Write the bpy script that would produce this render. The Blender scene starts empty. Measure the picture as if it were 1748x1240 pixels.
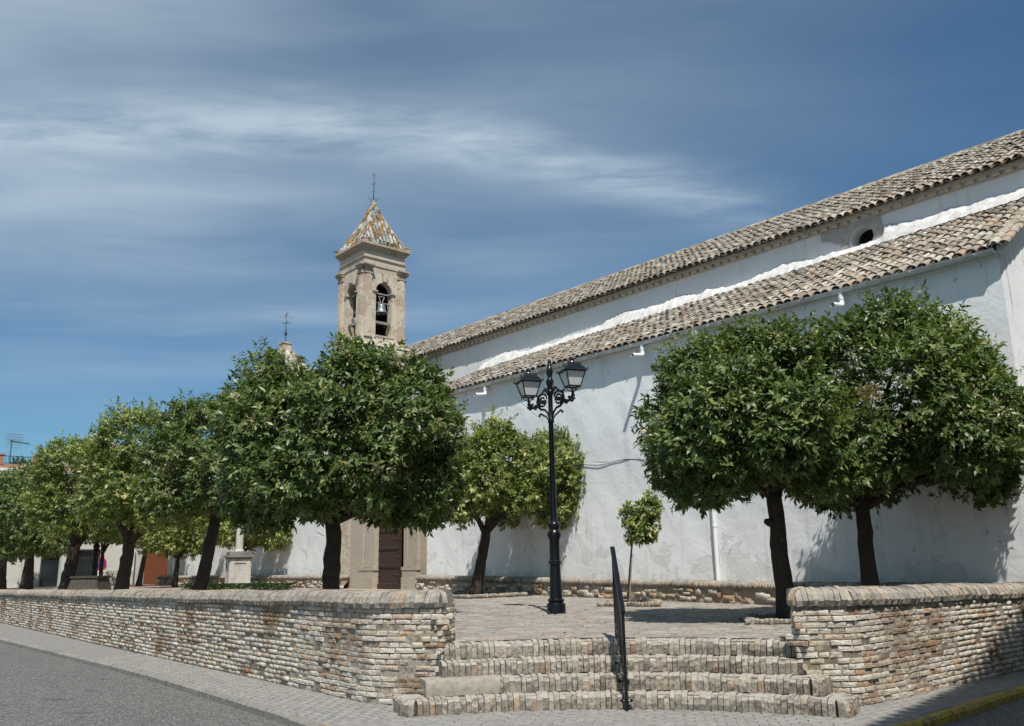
import bpy, bmesh, math, random
import numpy as np
from mathutils import Vector, Matrix, Euler

rng = np.random.default_rng(7)
random.seed(7)
SC = bpy.context.scene
COL = SC.collection

# ------------------------------------------------------------------ camera
F, HZ, ROLL, EYE = 1464.0, 342.0, math.radians(1.05), 1.6
TH = math.atan(HZ / F)
fw = Vector((0, math.cos(TH), math.sin(TH)))
up0 = Vector((0, -math.sin(TH), math.cos(TH)))
r0 = Vector((1, 0, 0))
cr, sr = math.cos(ROLL), math.sin(ROLL)
rt = cr * r0 - sr * up0
up = sr * r0 + cr * up0
cam = bpy.data.cameras.new('camera')
cam.sensor_width = 36.0
cam.lens = F / 1748.0 * 36.0
cam.clip_start = 0.1
cam.clip_end = 2000.0
camo = bpy.data.objects.new('camera', cam)
camo.matrix_world = Matrix(((rt.x, up.x, -fw.x, 0), (rt.y, up.y, -fw.y, 0), (rt.z, up.z, -fw.z, EYE), (0, 0, 0, 1)))
COL.objects.link(camo)
SC.camera = camo

# ------------------------------------------------------------------ light
SUNV = Vector((-0.09, 0.590, -1.0)).normalized()          # the way the light travels
sun_el = math.asin(-SUNV.z)
sun_rot = math.atan2(-SUNV.x, -SUNV.y)
sun = bpy.data.lights.new('sun', 'SUN')
sun.energy = 4.0
sun.angle = math.radians(0.53)
sun.color = (1.0, 0.955, 0.89)
suno = bpy.data.objects.new('sun', sun)
suno.rotation_euler = SUNV.to_track_quat('-Z', 'Y').to_euler()
suno.location = (0, 0, 60)
COL.objects.link(suno)

SC.view_settings.view_transform = 'Standard'
SC.view_settings.look = 'None'
SC.view_settings.gamma = 1.0
SC.view_settings.exposure = 0.44
SC.view_settings.use_curve_mapping = False
try:
    SC.cycles.max_bounces = 8
    SC.cycles.diffuse_bounces = 4
    SC.cycles.transparent_max_bounces = 8
except Exception:
    pass


class NT:
    """small helper over a node tree"""
    def __init__(self, tree):
        self.t = tree
        self.n = tree.nodes
        self.l = tree.links

    def node(self, typ, **kw):
        nd = self.n.new(typ)
        for k, v in kw.items():
            setattr(nd, k, v)
        return nd

    def put(self, sock, v):
        if hasattr(v, 'is_linked') or isinstance(v, bpy.types.NodeSocket):
            self.l.new(v, sock)
        else:
            if sock.type == 'RGBA' and not hasattr(v, '__len__'):
                v = (v, v, v, 1)
            elif sock.type == 'RGBA' and len(v) == 3:
                v = (*v, 1)
            sock.default_value = v

    def math(self, op, a, b=0.0, c=None, clamp=False):
        nd = self.node('ShaderNodeMath', operation=op, use_clamp=clamp)
        self.put(nd.inputs[0], a)
        self.put(nd.inputs[1], b)
        if c is not None:
            self.put(nd.inputs[2], c)
        return nd.outputs[0]

    def vmath(self, op, a, b=(0, 0, 0)):
        nd = self.node('ShaderNodeVectorMath', operation=op)
        self.put(nd.inputs[0], a)
        if op == 'SCALE':
            self.put(nd.inputs[3], b)
        else:
            self.put(nd.inputs[1], b)
        return nd.outputs[0]

    def noise(self, vec, scale, detail=4.0, rough=0.55, dist=0.0):
        nd = self.node('ShaderNodeTexNoise')
        if vec is not None:
            self.l.new(vec, nd.inputs['Vector'])
        nd.inputs['Scale'].default_value = scale
        nd.inputs['Detail'].default_value = detail
        nd.inputs['Roughness'].default_value = rough
        nd.inputs['Distortion'].default_value = dist
        return nd.outputs['Fac']

    def ramp(self, fac, stops, interp='LINEAR'):
        nd = self.node('ShaderNodeValToRGB')
        cr_ = nd.color_ramp
        cr_.interpolation = interp
        while len(cr_.elements) > 1:
            cr_.elements.remove(cr_.elements[-1])
        for i, (p, c) in enumerate(stops):
            e = cr_.elements[0] if i == 0 else cr_.elements.new(p)
            e.position = p
            e.color = (*c, 1) if hasattr(c, '__len__') else (c, c, c, 1)
        self.l.new(fac, nd.inputs[0])
        return nd.outputs[0]

    def mix(self, fac, a, b, blend='MIX'):
        nd = self.node('ShaderNodeMix', data_type='RGBA', blend_type=blend)
        self.put(nd.inputs[0], fac)
        self.put(nd.inputs[6], a)
        self.put(nd.inputs[7], b)
        return nd.outputs[2]

    def smooth(self, x, lo, hi):
        nd = self.node('ShaderNodeMapRange', interpolation_type='SMOOTHSTEP')
        self.put(nd.inputs[0], x)
        nd.inputs[1].default_value = lo
        nd.inputs[2].default_value = hi
        return nd.outputs[0]


# ------------------------------------------------------------------ sky
world = bpy.data.worlds.new('World')
SC.world = world
world.use_nodes = True
w = NT(world.node_tree)
w.n.clear()
wout = w.node('ShaderNodeOutputWorld')
bg = w.node('ShaderNodeBackground')
sky = w.node('ShaderNodeTexSky')
sky.sky_type = 'NISHITA'
sky.sun_disc = False
sky.sun_elevation = sun_el
sky.sun_rotation = sun_rot
sky.altitude = 200
sky.air_density = 1.0
sky.dust_density = 0.3
sky.ozone_density = 2.5
tc = w.node('ShaderNodeTexCoord')
sep = w.node('ShaderNodeSeparateXYZ')
w.l.new(tc.outputs['Generated'], sep.inputs[0])
zz = w.math('MAXIMUM', sep.outputs[2], 0.04)
px = w.math('DIVIDE', sep.outputs[0], zz)
py = w.math('DIVIDE', sep.outputs[1], zz)
cmb = w.node('ShaderNodeCombineXYZ')
w.l.new(px, cmb.inputs[0]); w.l.new(py, cmb.inputs[1])
# slow warp, then a strongly stretched noise: cirrus
wn = w.node('ShaderNodeTexNoise'); w.l.new(cmb.outputs[0], wn.inputs['Vector']); wn.inputs['Scale'].default_value = 0.8; wn.inputs['Detail'].default_value = 3
warp = w.vmath('SCALE', w.vmath('SUBTRACT', wn.outputs['Color'], (0.5, 0.5, 0.5)), 0.55)
pw = w.vmath('ADD', cmb.outputs[0], warp)
mp = w.node('ShaderNodeMapping'); w.l.new(pw, mp.inputs[0])
mp.inputs['Rotation'].default_value = (0, 0, math.radians(-16)); mp.inputs['Scale'].default_value = (0.42, 1.35, 1)
streaks = w.noise(mp.outputs[0], 0.95, 5, 0.52)
mp2 = w.node('ShaderNodeMapping'); w.l.new(pw, mp2.inputs[0])
mp2.inputs['Rotation'].default_value = (0, 0, math.radians(-24)); mp2.inputs['Scale'].default_value = (1.3, 3.6, 1)
fine = w.noise(mp2.outputs[0], 1.5, 8, 0.62)
soft = w.noise(pw, 0.42, 3, 0.5)
spw = w.node('ShaderNodeSeparateXYZ'); w.l.new(w.vmath('ADD', cmb.outputs[0], w.vmath('SCALE', warp, 0.45)), spw.inputs[0])
# one bright band of cirrus: y = 1.78 + bend
bend = w.math('MULTIPLY', w.math('POWER', w.math('MAXIMUM', w.math('ADD', spw.outputs[0], 0.45), 0.0), 1.35), 0.46)
dist = w.math('SUBTRACT', spw.outputs[1], w.math('ADD', bend, 1.82))
band = w.math('EXPONENT', w.math('MULTIPLY', w.math('POWER', w.math('DIVIDE', dist, 0.16), 2.0), -1.0))
endr = w.math('SUBTRACT', 1.0, w.smooth(spw.outputs[0], 0.45, 1.10))
band = w.math('MULTIPLY', band, endr)
band = w.math('MULTIPLY', band, w.smooth(fine, 0.22, 0.72))
left = w.math('SUBTRACT', 1.0, w.smooth(px, -1.0, 1.3))
veil = w.math('MULTIPLY', w.smooth(streaks, 0.34, 0.72), w.math('ADD', w.math('MULTIPLY', left, 0.44), 0.05))
veil = w.math('ADD', veil, w.math('MULTIPLY', w.math('MULTIPLY', left, w.smooth(soft, 0.20, 0.66)), 0.44))
cl = w.math('ADD', w.math('MULTIPLY', band, 0.62), veil, clamp=True)
cl = w.math('MULTIPLY', cl, w.smooth(sep.outputs[2], 0.06, 0.46))
cl = w.math('MINIMUM', cl, 0.80)
gm = w.node('ShaderNodeGamma'); gm.inputs[1].default_value = 1.0
w.l.new(w.vmath('SCALE', sky.outputs[0], 0.25), gm.inputs[0])
tint = w.mix(1.0, w.vmath('SCALE', gm.outputs[0], 4.0), (0.285, 0.445, 0.505), 'MULTIPLY')
skyc = w.mix(cl, tint, (3.2, 3.85, 4.35))
w.l.new(skyc, bg.inputs[0])
bg.inputs[1].default_value = 0.128
w.l.new(bg.outputs[0], wout.inputs[0])


# ------------------------------------------------------------------ mesh helpers
WO = {}                                                  # world origin of every object


def tag(o, label=None, cat=None, group=None, kind=None):
    if label: o['label'] = label
    if cat: o['category'] = cat
    if group: o['group'] = group
    if kind: o['kind'] = kind
    return o


def link(name, data, origin=(0, 0, 0), parent=None):
    o = bpy.data.objects.new(name, data)
    COL.objects.link(o)
    origin = Vector(origin)
    if parent is not None:
        o.parent = parent
        o.location = origin - WO[parent]
    else:
        o.location = origin
    WO[o] = origin
    return o


def thing(name, label, cat, loc, group=None, kind=None):
    return tag(link(name, None, loc), label, cat, group, kind)


class MB:
    """collects faces of one mesh, in world coordinates"""
    def __init__(self):
        self.v, self.f, self.r, self.m = [], [], [], []
        self.n = 0

    def add(self, verts, faces, rnd=None, mi=0):
        b = self.n
        self.v.extend([tuple(p) for p in verts])
        self.n += len(verts)
        for fa in faces:
            self.f.append([b + i for i in fa])
            self.r.append(rnd if rnd is not None else 0.0)
            self.m.append(mi)
        return b

    def box(self, c, size, ax=(1, 0, 0), ay=None, rnd=None, mi=0, az=(0, 0, 1)):
        ax = Vector(ax).normalized()
        az = Vector(az).normalized()
        ay = Vector(ay).normalized() if ay is not None else az.cross(ax).normalized()
        c = Vector(c)
        hx, hy, hz = size[0] / 2, size[1] / 2, size[2] / 2
        vs = []
        for sz in (-1, 1):
            for sx, sy in ((-1, -1), (1, -1), (1, 1), (-1, 1)):
                vs.append(c + ax * hx * sx + ay * hy * sy + az * hz * sz)
        self.add(vs, [(0, 3, 2, 1), (4, 5, 6, 7), (0, 1, 5, 4), (1, 2, 6, 5), (2, 3, 7, 6), (3, 0, 4, 7)], rnd, mi)

    def tube(self, pts, rad, sides=8, cap=True, noise=0.0, rnd=None, mi=0):
        pts = [Vector(p) for p in pts]
        if not hasattr(rad, '__len__'):
            rad = [rad] * len(pts)
        vs, fs = [], []
        prev = None
        for i, p in enumerate(pts):
            t = (pts[min(i + 1, len(pts) - 1)] - pts[max(i - 1, 0)]).normalized()
            a = prev if prev is not None else (Vector((1, 0, 0)) if abs(t.x) < 0.9 else Vector((0, 1, 0)))
            a = (a - t * a.dot(t)).normalized()
            prev = a
            b = t.cross(a)
            for k in range(sides):
                an = 2 * math.pi * k / sides
                r_ = rad[i] * (1 + noise * (random.random() - 0.5) * 2)
                vs.append(p + (a * math.cos(an) + b * math.sin(an)) * r_)
        for i in range(len(pts) - 1):
            for k in range(sides):
                k2 = (k + 1) % sides
                fs.append((i * sides + k, i * sides + k2, (i + 1) * sides + k2, (i + 1) * sides + k))
        if cap:
            fs.append(tuple(range(sides - 1, -1, -1)))
            fs.append(tuple((len(pts) - 1) * sides + k for k in range(sides)))
        self.add(vs, fs, rnd, mi)

    def lathe(self, prof, c, sides=16, ang0=0.0, rnd=None, mi=0, sq=None):
        """prof: (radius, z) pairs about the vertical through c"""
        vs, fs = [], []
        for r_, z in prof:
            for k in range(sides):
                an = ang0 + 2 * math.pi * k / sides
                vs.append((c[0] + r_ * math.cos(an), c[1] + r_ * math.sin(an), c[2] + z))
        for i in range(len(prof) - 1):
            for k in range(sides):
                k2 = (k + 1) % sides
                fs.append((i * sides + k, i * sides + k2, (i + 1) * sides + k2, (i + 1) * sides + k))
        fs.append(tuple(range(sides - 1, -1, -1)))
        fs.append(tuple((len(prof) - 1) * sides + k for k in range(sides)))
        self.add(vs, fs, rnd, mi)

    def prism(self, poly, d, rnd=None, mi=0):
        """poly: 3D points of a planar outline (may be concave), d: extrusion vector"""
        d = Vector(d)
        a = [Vector(p) for p in poly]
        n = len(a)
        b = [p + d for p in a]
        self.add(a + b, [tuple(range(n - 1, -1, -1)), tuple(range(n, 2 * n))] +
                 [(i, (i + 1) % n, n + (i + 1) % n, n + i) for i in range(n)], rnd, mi)

    def build(self, name, mats, parent=None, origin=None, smooth=False, fix=True):
        me = bpy.data.meshes.new(name)
        if origin is None:
            origin = WO[parent] if parent is not None else Vector((0, 0, 0))
        origin = Vector(origin)
        vs = np.array(self.v, dtype=np.float64) - np.array(origin)
        me.from_pydata(vs.tolist(), [], self.f)
        if not isinstance(mats, (list, tuple)):
            mats = [mats]
        for m in mats:
            me.materials.append(m)
        if len(mats) > 1:
            me.polygons.foreach_set('material_index', self.m)
        at = me.attributes.new('rnd', 'FLOAT', 'FACE')
        at.data.foreach_set('value', np.array(self.r, dtype=np.float32))
        if fix:
            bm = bmesh.new(); bm.from_mesh(me)
            bmesh.ops.recalc_face_normals(bm, faces=bm.faces)
            bm.to_mesh(me); bm.free()
        if smooth:
            me.polygons.foreach_set('use_smooth', [True] * len(me.polygons))
            if smooth != True:
                try:
                    me.set_sharp_from_angle(angle=math.radians(smooth))
                except Exception:
                    pass
        me.update()
        return link(name, me, origin, parent)


def raw_mesh(name, verts, faces4, rnd, mat, nper):
    """fast mesh from numpy: faces4 (n x nper)"""
    me = bpy.data.meshes.new(name)
    me.vertices.add(len(verts))
    me.vertices.foreach_set('co', np.asarray(verts, dtype=np.float32).ravel())
    nf = len(faces4)
    me.loops.add(nf * nper)
    me.loops.foreach_set('vertex_index', np.asarray(faces4, dtype=np.int32).ravel())
    me.polygons.add(nf)
    me.polygons.foreach_set('loop_start', np.arange(0, nf * nper, nper, dtype=np.int32))
    me.polygons.foreach_set('loop_total', np.full(nf, nper, dtype=np.int32))
    at = me.attributes.new('rnd', 'FLOAT', 'FACE')
    at.data.foreach_set('value', np.asarray(rnd, dtype=np.float32))
    me.materials.append(mat)
    me.update(calc_edges=True)
    me.validate()
    return me


class Piece:
    """a small template mesh used over and over, alone (object) or joined (numpy)"""
    def __init__(self, name, verts, faces, mat):
        self.v = np.array(verts, dtype=np.float64)
        tri = []
        for f in faces:
            for i in range(1, len(f) - 1):
                tri.append((f[0], f[i], f[i + 1]))
        self.t = np.array(tri, dtype=np.int32)
        me = bpy.data.meshes.new(name)
        me.from_pydata(self.v.tolist(), [], [list(f) for f in faces])
        me.materials.append(mat)
        bm = bmesh.new(); bm.from_mesh(me)
        bmesh.ops.recalc_face_normals(bm, faces=bm.faces)
        bm.to_mesh(me); bm.free()
        self.me = me
        self.name = name
        self.mat = mat


def place(pieces, mats, parent, name, n_single, stuff_name, key=None, prand=None):
    """mats: list of (piece index, 4x4 numpy world matrix); nearest n_single become objects, the rest one mesh"""
    if not mats:
        return
    order = range(len(mats))
    kf = key or (lambda M: float(np.linalg.norm(M[:3, 3] - np.array([0, 0, EYE]))))
    order = sorted(order, key=lambda i: kf(mats[i][1]))
    po = np.array(WO[parent])
    for i in order[:n_single]:
        pi, M = mats[i]
        o = bpy.data.objects.new(name, pieces[pi].me)
        COL.objects.link(o)
        o.parent = parent
        M2 = M.copy(); M2[:3, 3] -= po
        o.matrix_local = Matrix(M2.tolist())
        WO[o] = Vector(M[:3, 3])
    rest = order[n_single:]
    if rest:
        vs, ts, rs, nb = [], [], [], 0
        for i in rest:
            pi, M = mats[i]
            p = pieces[pi]
            vs.append(p.v @ M[:3, :3].T + M[:3, 3] - po)
            ts.append(p.t + nb)
            rs.append(np.full(len(p.t), rng.random()))
            nb += len(p.v)
        me = raw_mesh(stuff_name, np.concatenate(vs), np.concatenate(ts), np.concatenate(rs), pieces[0].mat, 3)
        o = link(stuff_name, me, WO[parent], parent)
        o['kind'] = 'stuff'
        return o


def mat4(x, y, z, p):
    M = np.eye(4)
    M[:3, 0] = x; M[:3, 1] = y; M[:3, 2] = z; M[:3, 3] = p
    return M


# ------------------------------------------------------------------ materials
def new_mat(name):
    m = bpy.data.materials.new(name)
    m.use_nodes = True
    t = NT(m.node_tree)
    b = t.n['Principled BSDF']
    return m, t, b


def gpos(t):
    return t.node('ShaderNodeNewGeometry').outputs['Position']


def rnd_fac(t):
    a = t.node('ShaderNodeAttribute', attribute_name='rnd')
    oi = t.node('ShaderNodeObjectInfo')
    return t.math('FRACT', t.math('ADD', a.outputs['Fac'], oi.outputs['Random']))


def bump(t, b, height, strength=0.5, dist=0.02, normal=None):
    nd = t.node('ShaderNodeBump')
    nd.inputs['Strength'].default_value = strength
    nd.inputs['Distance'].default_value = dist
    t.put(nd.inputs['Height'], height)
    if normal is not None:
        t.l.new(normal, nd.inputs['Normal'])
    t.l.new(nd.outputs[0], b.inputs['Normal'])
    return nd.outputs[0]


def masonry(name, stops, grain=60.0, dirt=(0.10, 0.085, 0.065), dirt_amt=0.65, patch=1.3, lime=0.0, rough=0.9, bstr=0.7, mottle=0.45, speck=0.0, worn=None, dlo=0.56, dhi=0.76):
    """fired clay / stone pieces: one tone each, weathered by patches that lie across them"""
    m, t, b = new_mat(name)
    p = gpos(t)
    f = rnd_fac(t)
    col = t.ramp(f, stops, 'LINEAR')
    g1 = t.noise(p, grain, 5, 0.65)
    g2 = t.noise(p, 14.0, 5, 0.6)
    big = t.noise(p, patch, 4, 0.6)
    col = t.mix(t.math('MULTIPLY', t.smooth(g2, 0.42, 0.66), mottle), col, t.mix(1.0, col, (0.50, 0.45, 0.40), 'MULTIPLY'))
    if speck > 0:
        sk = t.math('MULTIPLY', t.smooth(t.math('ADD', t.math('MULTIPLY', t.noise(p, grain * 0.9, 3, 0.6), 0.6), t.math('MULTIPLY', g2, 0.5)), 0.545, 0.63), speck)
        col = t.mix(sk, col, (0.055, 0.05, 0.042))
    if lime > 0:
        lm = t.math('MULTIPLY', t.smooth(t.math('ADD', g2, t.math('MULTIPLY', t.noise(p, 0.9, 3), 0.6)), 0.70, 0.95), lime)
        col = t.mix(lm, col, (0.62, 0.58, 0.51))
    dm = t.math('MULTIPLY', t.smooth(t.math('ADD', t.math('MULTIPLY', big, 0.75), t.math('MULTIPLY', g1, 0.35)), dlo, dhi), dirt_amt)
    col = t.mix(dm, col, dirt)
    if worn is not None:                                      # upward faces painted paler, standing in for sunlit treads
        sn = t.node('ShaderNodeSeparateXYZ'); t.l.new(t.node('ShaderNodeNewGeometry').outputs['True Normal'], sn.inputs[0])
        lit_top = t.math('MULTIPLY', t.smooth(t.math('ADD', sn.outputs[2], t.math('MULTIPLY', t.math('SUBTRACT', g2, 0.5), 0.8)), 0.35, 0.8), 0.8)
        col = t.mix(lit_top, col, t.mix(t.smooth(g1, 0.35, 0.7), worn, tuple(c_ * 0.78 for c_ in worn)))
    t.l.new(col, b.inputs['Base Color'])
    b.inputs['Roughness'].default_value = rough
    b.inputs['Specular IOR Level'].default_value = 0.2
    bump(t, b, t.math('ADD', t.math('MULTIPLY', g2, 1.2), t.math('MULTIPLY', g1, 0.5)), bstr, 0.015)
    return m


def plain(name, col, rough=0.6, metal=0.0, spec=0.5, var=0.0, scale=8.0, bmp=0.0, bscale=40.0):
    m, t, b = new_mat(name)
    if var > 0:
        p = gpos(t)
        n1 = t.noise(p, scale, 5, 0.6)
        c = t.mix(t.smooth(n1, 0.3, 0.75), tuple(x * (1 - var) for x in col), tuple(min(1, x * (1 + var * 0.6)) for x in col))
        t.l.new(c, b.inputs['Base Color'])
        if bmp > 0:
            bump(t, b, t.noise(p, bscale, 5, 0.65), bmp, 0.01)
    else:
        b.inputs['Base Color'].default_value = (*col, 1)
    b.inputs['Roughness'].default_value = rough
    b.inputs['Metallic'].default_value = metal
    b.inputs['Specular IOR Level'].default_value = spec
    return m


BRICK = masonry('old_brick', [(0.0, (0.53, 0.47, 0.38)), (0.16, (0.62, 0.58, 0.50)), (0.34, (0.50, 0.42, 0.31)), (0.50, (0.64, 0.60, 0.53)), (0.66, (0.56, 0.48, 0.37)), (0.78, (0.45, 0.36, 0.24)),
                              (0.84, (0.46, 0.24, 0.12)), (0.90, (0.54, 0.44, 0.32)), (0.95, (0.30, 0.15, 0.07)), (1.0, (0.38, 0.33, 0.26))],
                dirt=(0.185, 0.105, 0.052), dirt_amt=0.8, patch=1.25, lime=0.6, mottle=0.55, bstr=1.0, speck=0.35, dlo=0.555, dhi=0.67)
COPING = masonry('coping_brick', [(0.0, (0.29, 0.265, 0.23)), (0.3, (0.37, 0.335, 0.28)), (0.55, (0.27, 0.25, 0.22)), (0.8, (0.42, 0.355, 0.27)), (0.92, (0.40, 0.27, 0.17)), (1.0, (0.50, 0.455, 0.37))],
                 dirt=(0.085, 0.080, 0.068), dirt_amt=0.85, patch=4.0, grain=70, lime=0.3, mottle=0.8, bstr=1.0, speck=0.55)
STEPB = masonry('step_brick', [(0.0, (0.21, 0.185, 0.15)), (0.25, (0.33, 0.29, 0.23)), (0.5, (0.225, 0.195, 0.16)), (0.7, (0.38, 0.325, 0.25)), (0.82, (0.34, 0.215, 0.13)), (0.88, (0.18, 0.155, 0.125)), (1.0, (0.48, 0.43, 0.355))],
                dirt=(0.055, 0.048, 0.036), dirt_amt=0.95, patch=3.0, grain=32, lime=0.25, mottle=0.8, bstr=1.0, speck=0.75, worn=(0.41, 0.38, 0.335))  # worn: pale tread colour that paints sunlight on upward faces
PAVE = masonry('paving_brick', [(0.0, (0.24, 0.228, 0.208)), (0.25, (0.32, 0.298, 0.265)), (0.45, (0.22, 0.208, 0.19)), (0.65, (0.30, 0.28, 0.248)), (0.8, (0.34, 0.26, 0.21)), (0.9, (0.40, 0.375, 0.33)), (1.0, (0.19, 0.17, 0.15))],
               dirt=(0.13, 0.12, 0.105), dirt_amt=0.7, patch=1.5, grain=40, lime=0.12, bstr=0.5, speck=0.3)
SIDEW = masonry('pavement_tile', [(0.0, (0.245, 0.24, 0.225)), (0.5, (0.27, 0.262, 0.245)), (1.0, (0.225, 0.22, 0.208))],
                dirt=(0.19, 0.18, 0.165), dirt_amt=0.5, patch=0.9, grain=120, lime=0.0, bstr=0.3)
TILE = masonry('clay_roof_tile', [(0.0, (0.46, 0.41, 0.33)), (0.2, (0.33, 0.28, 0.22)), (0.38, (0.56, 0.52, 0.44)), (0.55, (0.28, 0.24, 0.19)), (0.7, (0.44, 0.32, 0.22)), (0.82, (0.20, 0.17, 0.14)), (1.0, (0.60, 0.55, 0.47))],
               dirt=(0.075, 0.065, 0.052), dirt_amt=0.85, patch=2.2, grain=50, lime=0.1, speck=0.4)
TILEBED = masonry('tile_bedding', [(0.0, (0.11, 0.09, 0.07)), (1.0, (0.14, 0.11, 0.085))], dirt=(0.05, 0.045, 0.038), dirt_amt=0.7, patch=2.2, grain=50)
MORTAR = masonry('mortar', [(0.0, (0.20, 0.165, 0.12)), (1.0, (0.20, 0.165, 0.12))], dirt=(0.13, 0.10, 0.07), dirt_amt=0.6, patch=1.1, grain=40, lime=0.4, bstr=1.0)
CEMENT = masonry('cement', [(0.0, (0.30, 0.275, 0.235)), (1.0, (0.35, 0.32, 0.27))], dirt=(0.15, 0.14, 0.12), dirt_amt=0.6, patch=2.5, grain=60, bstr=0.6)
STONE = masonry('weathered_stone', [(0.0, (0.42, 0.36, 0.28)), (0.5, (0.47, 0.41, 0.33)), (1.0, (0.37, 0.32, 0.25))], dirt=(0.22, 0.17, 0.13), dirt_amt=0.6, patch=1.8, grain=40, lime=0.2, bstr=0.8)
PALESTONE = masonry('pale_stone', [(0.0, (0.50, 0.48, 0.43)), (1.0, (0.56, 0.53, 0.48))], dirt=(0.20, 0.19, 0.17), dirt_amt=0.7, patch=2.5, grain=40, lime=0.2, bstr=0.5)
SHADEDSTONE = masonry('shaded_stone', [(0.0, (0.07, 0.062, 0.052)), (1.0, (0.09, 0.08, 0.066))], dirt=(0.04, 0.036, 0.03), dirt_amt=0.7, patch=3.0, grain=30, bstr=0.8)  # near-black tone paints the tree shade into the plinth
RUBBLE = masonry('rubble', [(0.0, (0.30, 0.23, 0.16)), (0.5, (0.40, 0.32, 0.23)), (1.0, (0.26, 0.19, 0.12))], dirt=(0.10, 0.075, 0.05), dirt_amt=0.7, patch=3.0, grain=18, lime=0.3, bstr=1.0)
KERB = masonry('kerb_stone', [(0.0, (0.235, 0.225, 0.205)), (1.0, (0.27, 0.255, 0.23))], dirt=(0.12, 0.10, 0.07), dirt_amt=0.8, patch=2.0, grain=50, bstr=0.7)
YELLOW = masonry('yellow_kerb_paint', [(0.0, (0.46, 0.32, 0.07)), (1.0, (0.40, 0.28, 0.07))], dirt=(0.15, 0.125, 0.085), dirt_amt=0.9, patch=3.5, grain=60, bstr=0.5, speck=0.5)
IRON = plain('black_iron', (0.007, 0.008, 0.011), 0.28, 0.0, 0.38, 0.3, 20)
DARK = plain('dark_void', (0.012, 0.011, 0.010), 0.9, 0, 0.1)
DOORW = plain('door_wood', (0.058, 0.029, 0.019), 0.6, 0, 0.4, 0.45, 12, 0.4, 60)
STUD = plain('iron_stud', (0.05, 0.05, 0.055), 0.4, 0.6, 0.5)
ZINC = plain('zinc_gutter', (0.62, 0.64, 0.64), 0.5, 0.15, 0.5, 0.25, 6)
PVC = plain('white_pipe', (0.78, 0.78, 0.77), 0.4, 0, 0.5)
BELL = plain('bell_bronze', (0.22, 0.27, 0.27), 0.45, 0.5, 0.5, 0.4, 14)
WOODG = plain('grey_timber', (0.30, 0.27, 0.24), 0.8, 0, 0.3, 0.4, 20)
RUST = plain('rusty_iron', (0.10, 0.06, 0.045), 0.8, 0, 0.3, 0.4, 20)
BARK = masonry('orange_bark', [(0.0, (0.050, 0.040, 0.032)), (1.0, (0.060, 0.048, 0.038))], dirt=(0.028, 0.024, 0.021), dirt_amt=0.8, patch=6.0, grain=45, bstr=1.0)
SOIL = plain('soil', (0.10, 0.075, 0.05), 0.95, 0, 0.1, 0.5, 20, 1.0, 60)
GARAGE = plain('brown_garage_door', (0.17, 0.055, 0.022), 0.55, 0, 0.4, 0.15, 3)
TERRA = plain('terracotta_brick', (0.42, 0.22, 0.14), 0.9, 0, 0.2, 0.25, 12, 0.5, 40)
RED = plain('sign_red', (0.55, 0.02, 0.025), 0.4)
BLUE = plain('sign_blue', (0.015, 0.05, 0.30), 0.4)
WHITEP = plain('white_paint', (0.78, 0.78, 0.77), 0.5)
GREENP = plain('pale_green_frame', (0.35, 0.42, 0.34), 0.5)
YPLATE = plain('yellow_plate', (0.70, 0.50, 0.18), 0.5)
PLINTHG = plain('beige_plinth', (0.48, 0.45, 0.38), 0.8, 0, 0.2, 0.2, 5)

# frosted lamp glass
GLASS, t_, b_ = new_mat('frosted_glass')
b_.inputs['Base Color'].default_value = (0.80, 0.82, 0.80, 1)
b_.inputs['Roughness'].default_value = 0.25
b_.inputs['Transmission Weight'].default_value = 0.25
b_.inputs['Specular IOR Level'].default_value = 0.6

PANE, t_, b_ = new_mat('window_pane')
b_.inputs['Base Color'].default_value = (0.02, 0.025, 0.03, 1)
b_.inputs['Roughness'].default_value = 0.08


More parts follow.
